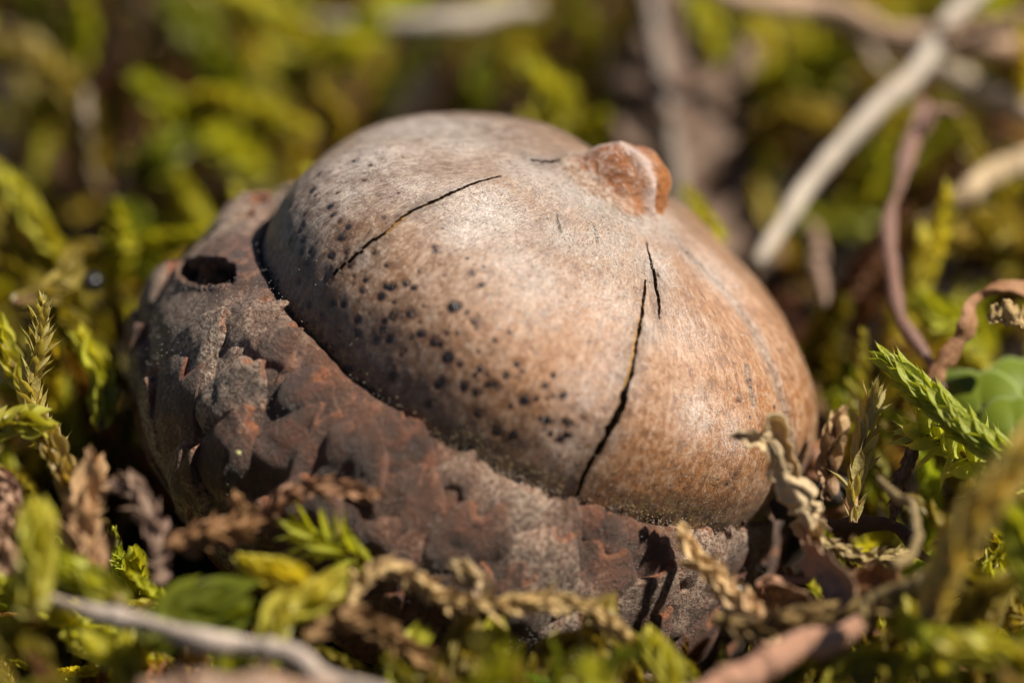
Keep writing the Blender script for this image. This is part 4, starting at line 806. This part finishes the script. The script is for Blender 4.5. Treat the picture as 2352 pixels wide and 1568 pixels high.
def leafpt(y, off=0.):
    x = np.interp(y, [-60, 150, 300, 640], [1485, 1520, 1545, 1590])+off
    return W(x, y, 1.70+(600-y)*.0009+.0009*abs(off))-b0
obj('midrib', tube_mesh('midrib', np.array([leafpt(y) for y in np.linspace(-60, 600, 40)]), .024, M_STRAW, np.array((.36, .30, .25)), ns=8), lo)
for y0, y1, of in ((420, 300, 130), (300, 180, 170), (170, 90, 90), (380, 260, -110), (260, 180, -105)):
    obj('vein', tube_mesh('vein', np.array([leafpt(y0+(y1-y0)*t, of*t) for t in np.linspace(0, 1, 16)]), np.linspace(.014, .006, 16), M_STRAW, np.array((.30, .22, .17)), ns=6), lo)

# ---------------------------------------------------------------- clover
def mat_clover():
    t = NT('clover_leaf'); tint = t.attr('tint'); n = t.noise(t.coord(), 18, 4)
    col = t.mix(t.rng(n, .35, .7, 0, .4), tint, t.mix(1., tint, (.6, .7, .5), 'MULTIPLY'))
    return t.bsdf(col, .55, t.bump(n, .01, .4), .3, .3, col)
M_CLOVER = mat_clover()
cb = W(2300, 1010, .05); cl = root('clover', cb, 'small green clover with round leaflets at the right edge', 'clover')
for (qx, qy, dd, rr, tilt) in ((2255, 935, 0., .13, .35), (2352, 905, .05, .13, -.3), (2330, 985, -.1, .11, .1), (2190, 905, .1, .085, .6)):
    a = np.linspace(0, 2*math.pi, 33)[:-1]; rr_ = np.linspace(0.001, 1, 10)
    A, Rr = np.meshgrid(a, rr_, indexing='ij'); notch = 1-.16*np.exp(-((np.angle(np.exp(1j*(A-math.pi/2))))/.22)**2)
    x = Rr*notch*np.cos(A)*rr; y = Rr*notch*np.sin(A)*rr; z = .3*np.abs(x)-.6*(x*x+y*y)/rr+tilt*x
    P = RT*x[..., None]+(UP*.95-FW*-.3)*y[..., None]+(-FW)*z[..., None]
    V = P.reshape(-1, 3)+(W(qx, qy, dd)-cb)
    V2 = V; i = np.arange(32)[:, None]; j = np.arange(9)[None]; i2 = (i+1) % 32; F = np.stack([i*10+j, i2*10+j, i2*10+j+1, i*10+j+1], -1).reshape(-1, 4)
    edge = (Rr.ravel() > .93)[:, None]; tc = np.where(edge, np.array([[.34, .42, .14]]), np.array([[.16, .21, .015]]))
    o = obj('leaflet', mesh_np('leaflet', V2, F, M_CLOVER, tint=tc), cl); s_ = o.modifiers.new('thickness', 'SOLIDIFY'); s_.thickness = .006
obj('stem', tube_mesh('stem', catmull(np.array([W(2300, 950, 0)-cb, W(2320, 1010, .05)-cb, W(2340, 1120, .2)-cb]), 14), .014, M_CLOVER, np.array((.16, .22, .06)), ns=8), cl)

# ---------------------------------------------------------------- seeds and crumbs
def pebble(c, r, mat, name, label, cat, seed=0, par=None):
    a, b = 20, 14; u_ = np.arange(a)/a*2*math.pi; v_ = np.linspace(.0, math.pi, b); U, Vv = np.meshgrid(u_, v_, indexing='ij')
    P = np.stack([np.cos(U)*np.sin(Vv), np.sin(U)*np.sin(Vv), np.cos(Vv)*.85], -1).reshape(-1, 3); P *= r*(1+.18*vn(P*2.2+seed, seed))[:, None]
    o = obj(name, mesh_np(name, P, grid_faces(a, b, True), mat), None, Vector(c)); return tag(o, label, cat)
pebble(W(212, 648, .5), .034, M_BLACK, 'seed', 'round black seed caught in the moss left of the cap', 'seed', 1)
pebble(W(1697, 1351, -.92), .0085, M_WHITE, 'crumb', 'tiny white grain lying at the foot of the cap right of the withered shoot', 'crumb', 2)
pebble(W(1535, 1508, -1.05), .014, M_WHITE, 'crumb', 'blurred white grain below the cap near the bottom edge', 'crumb', 3)
pebble(W(547, 1040, -.78), .008, plain('yellow_grain', (.5, .5, .2)), 'crumb', 'pale yellow grain stuck on the shaded side of the cap', 'crumb', 4)
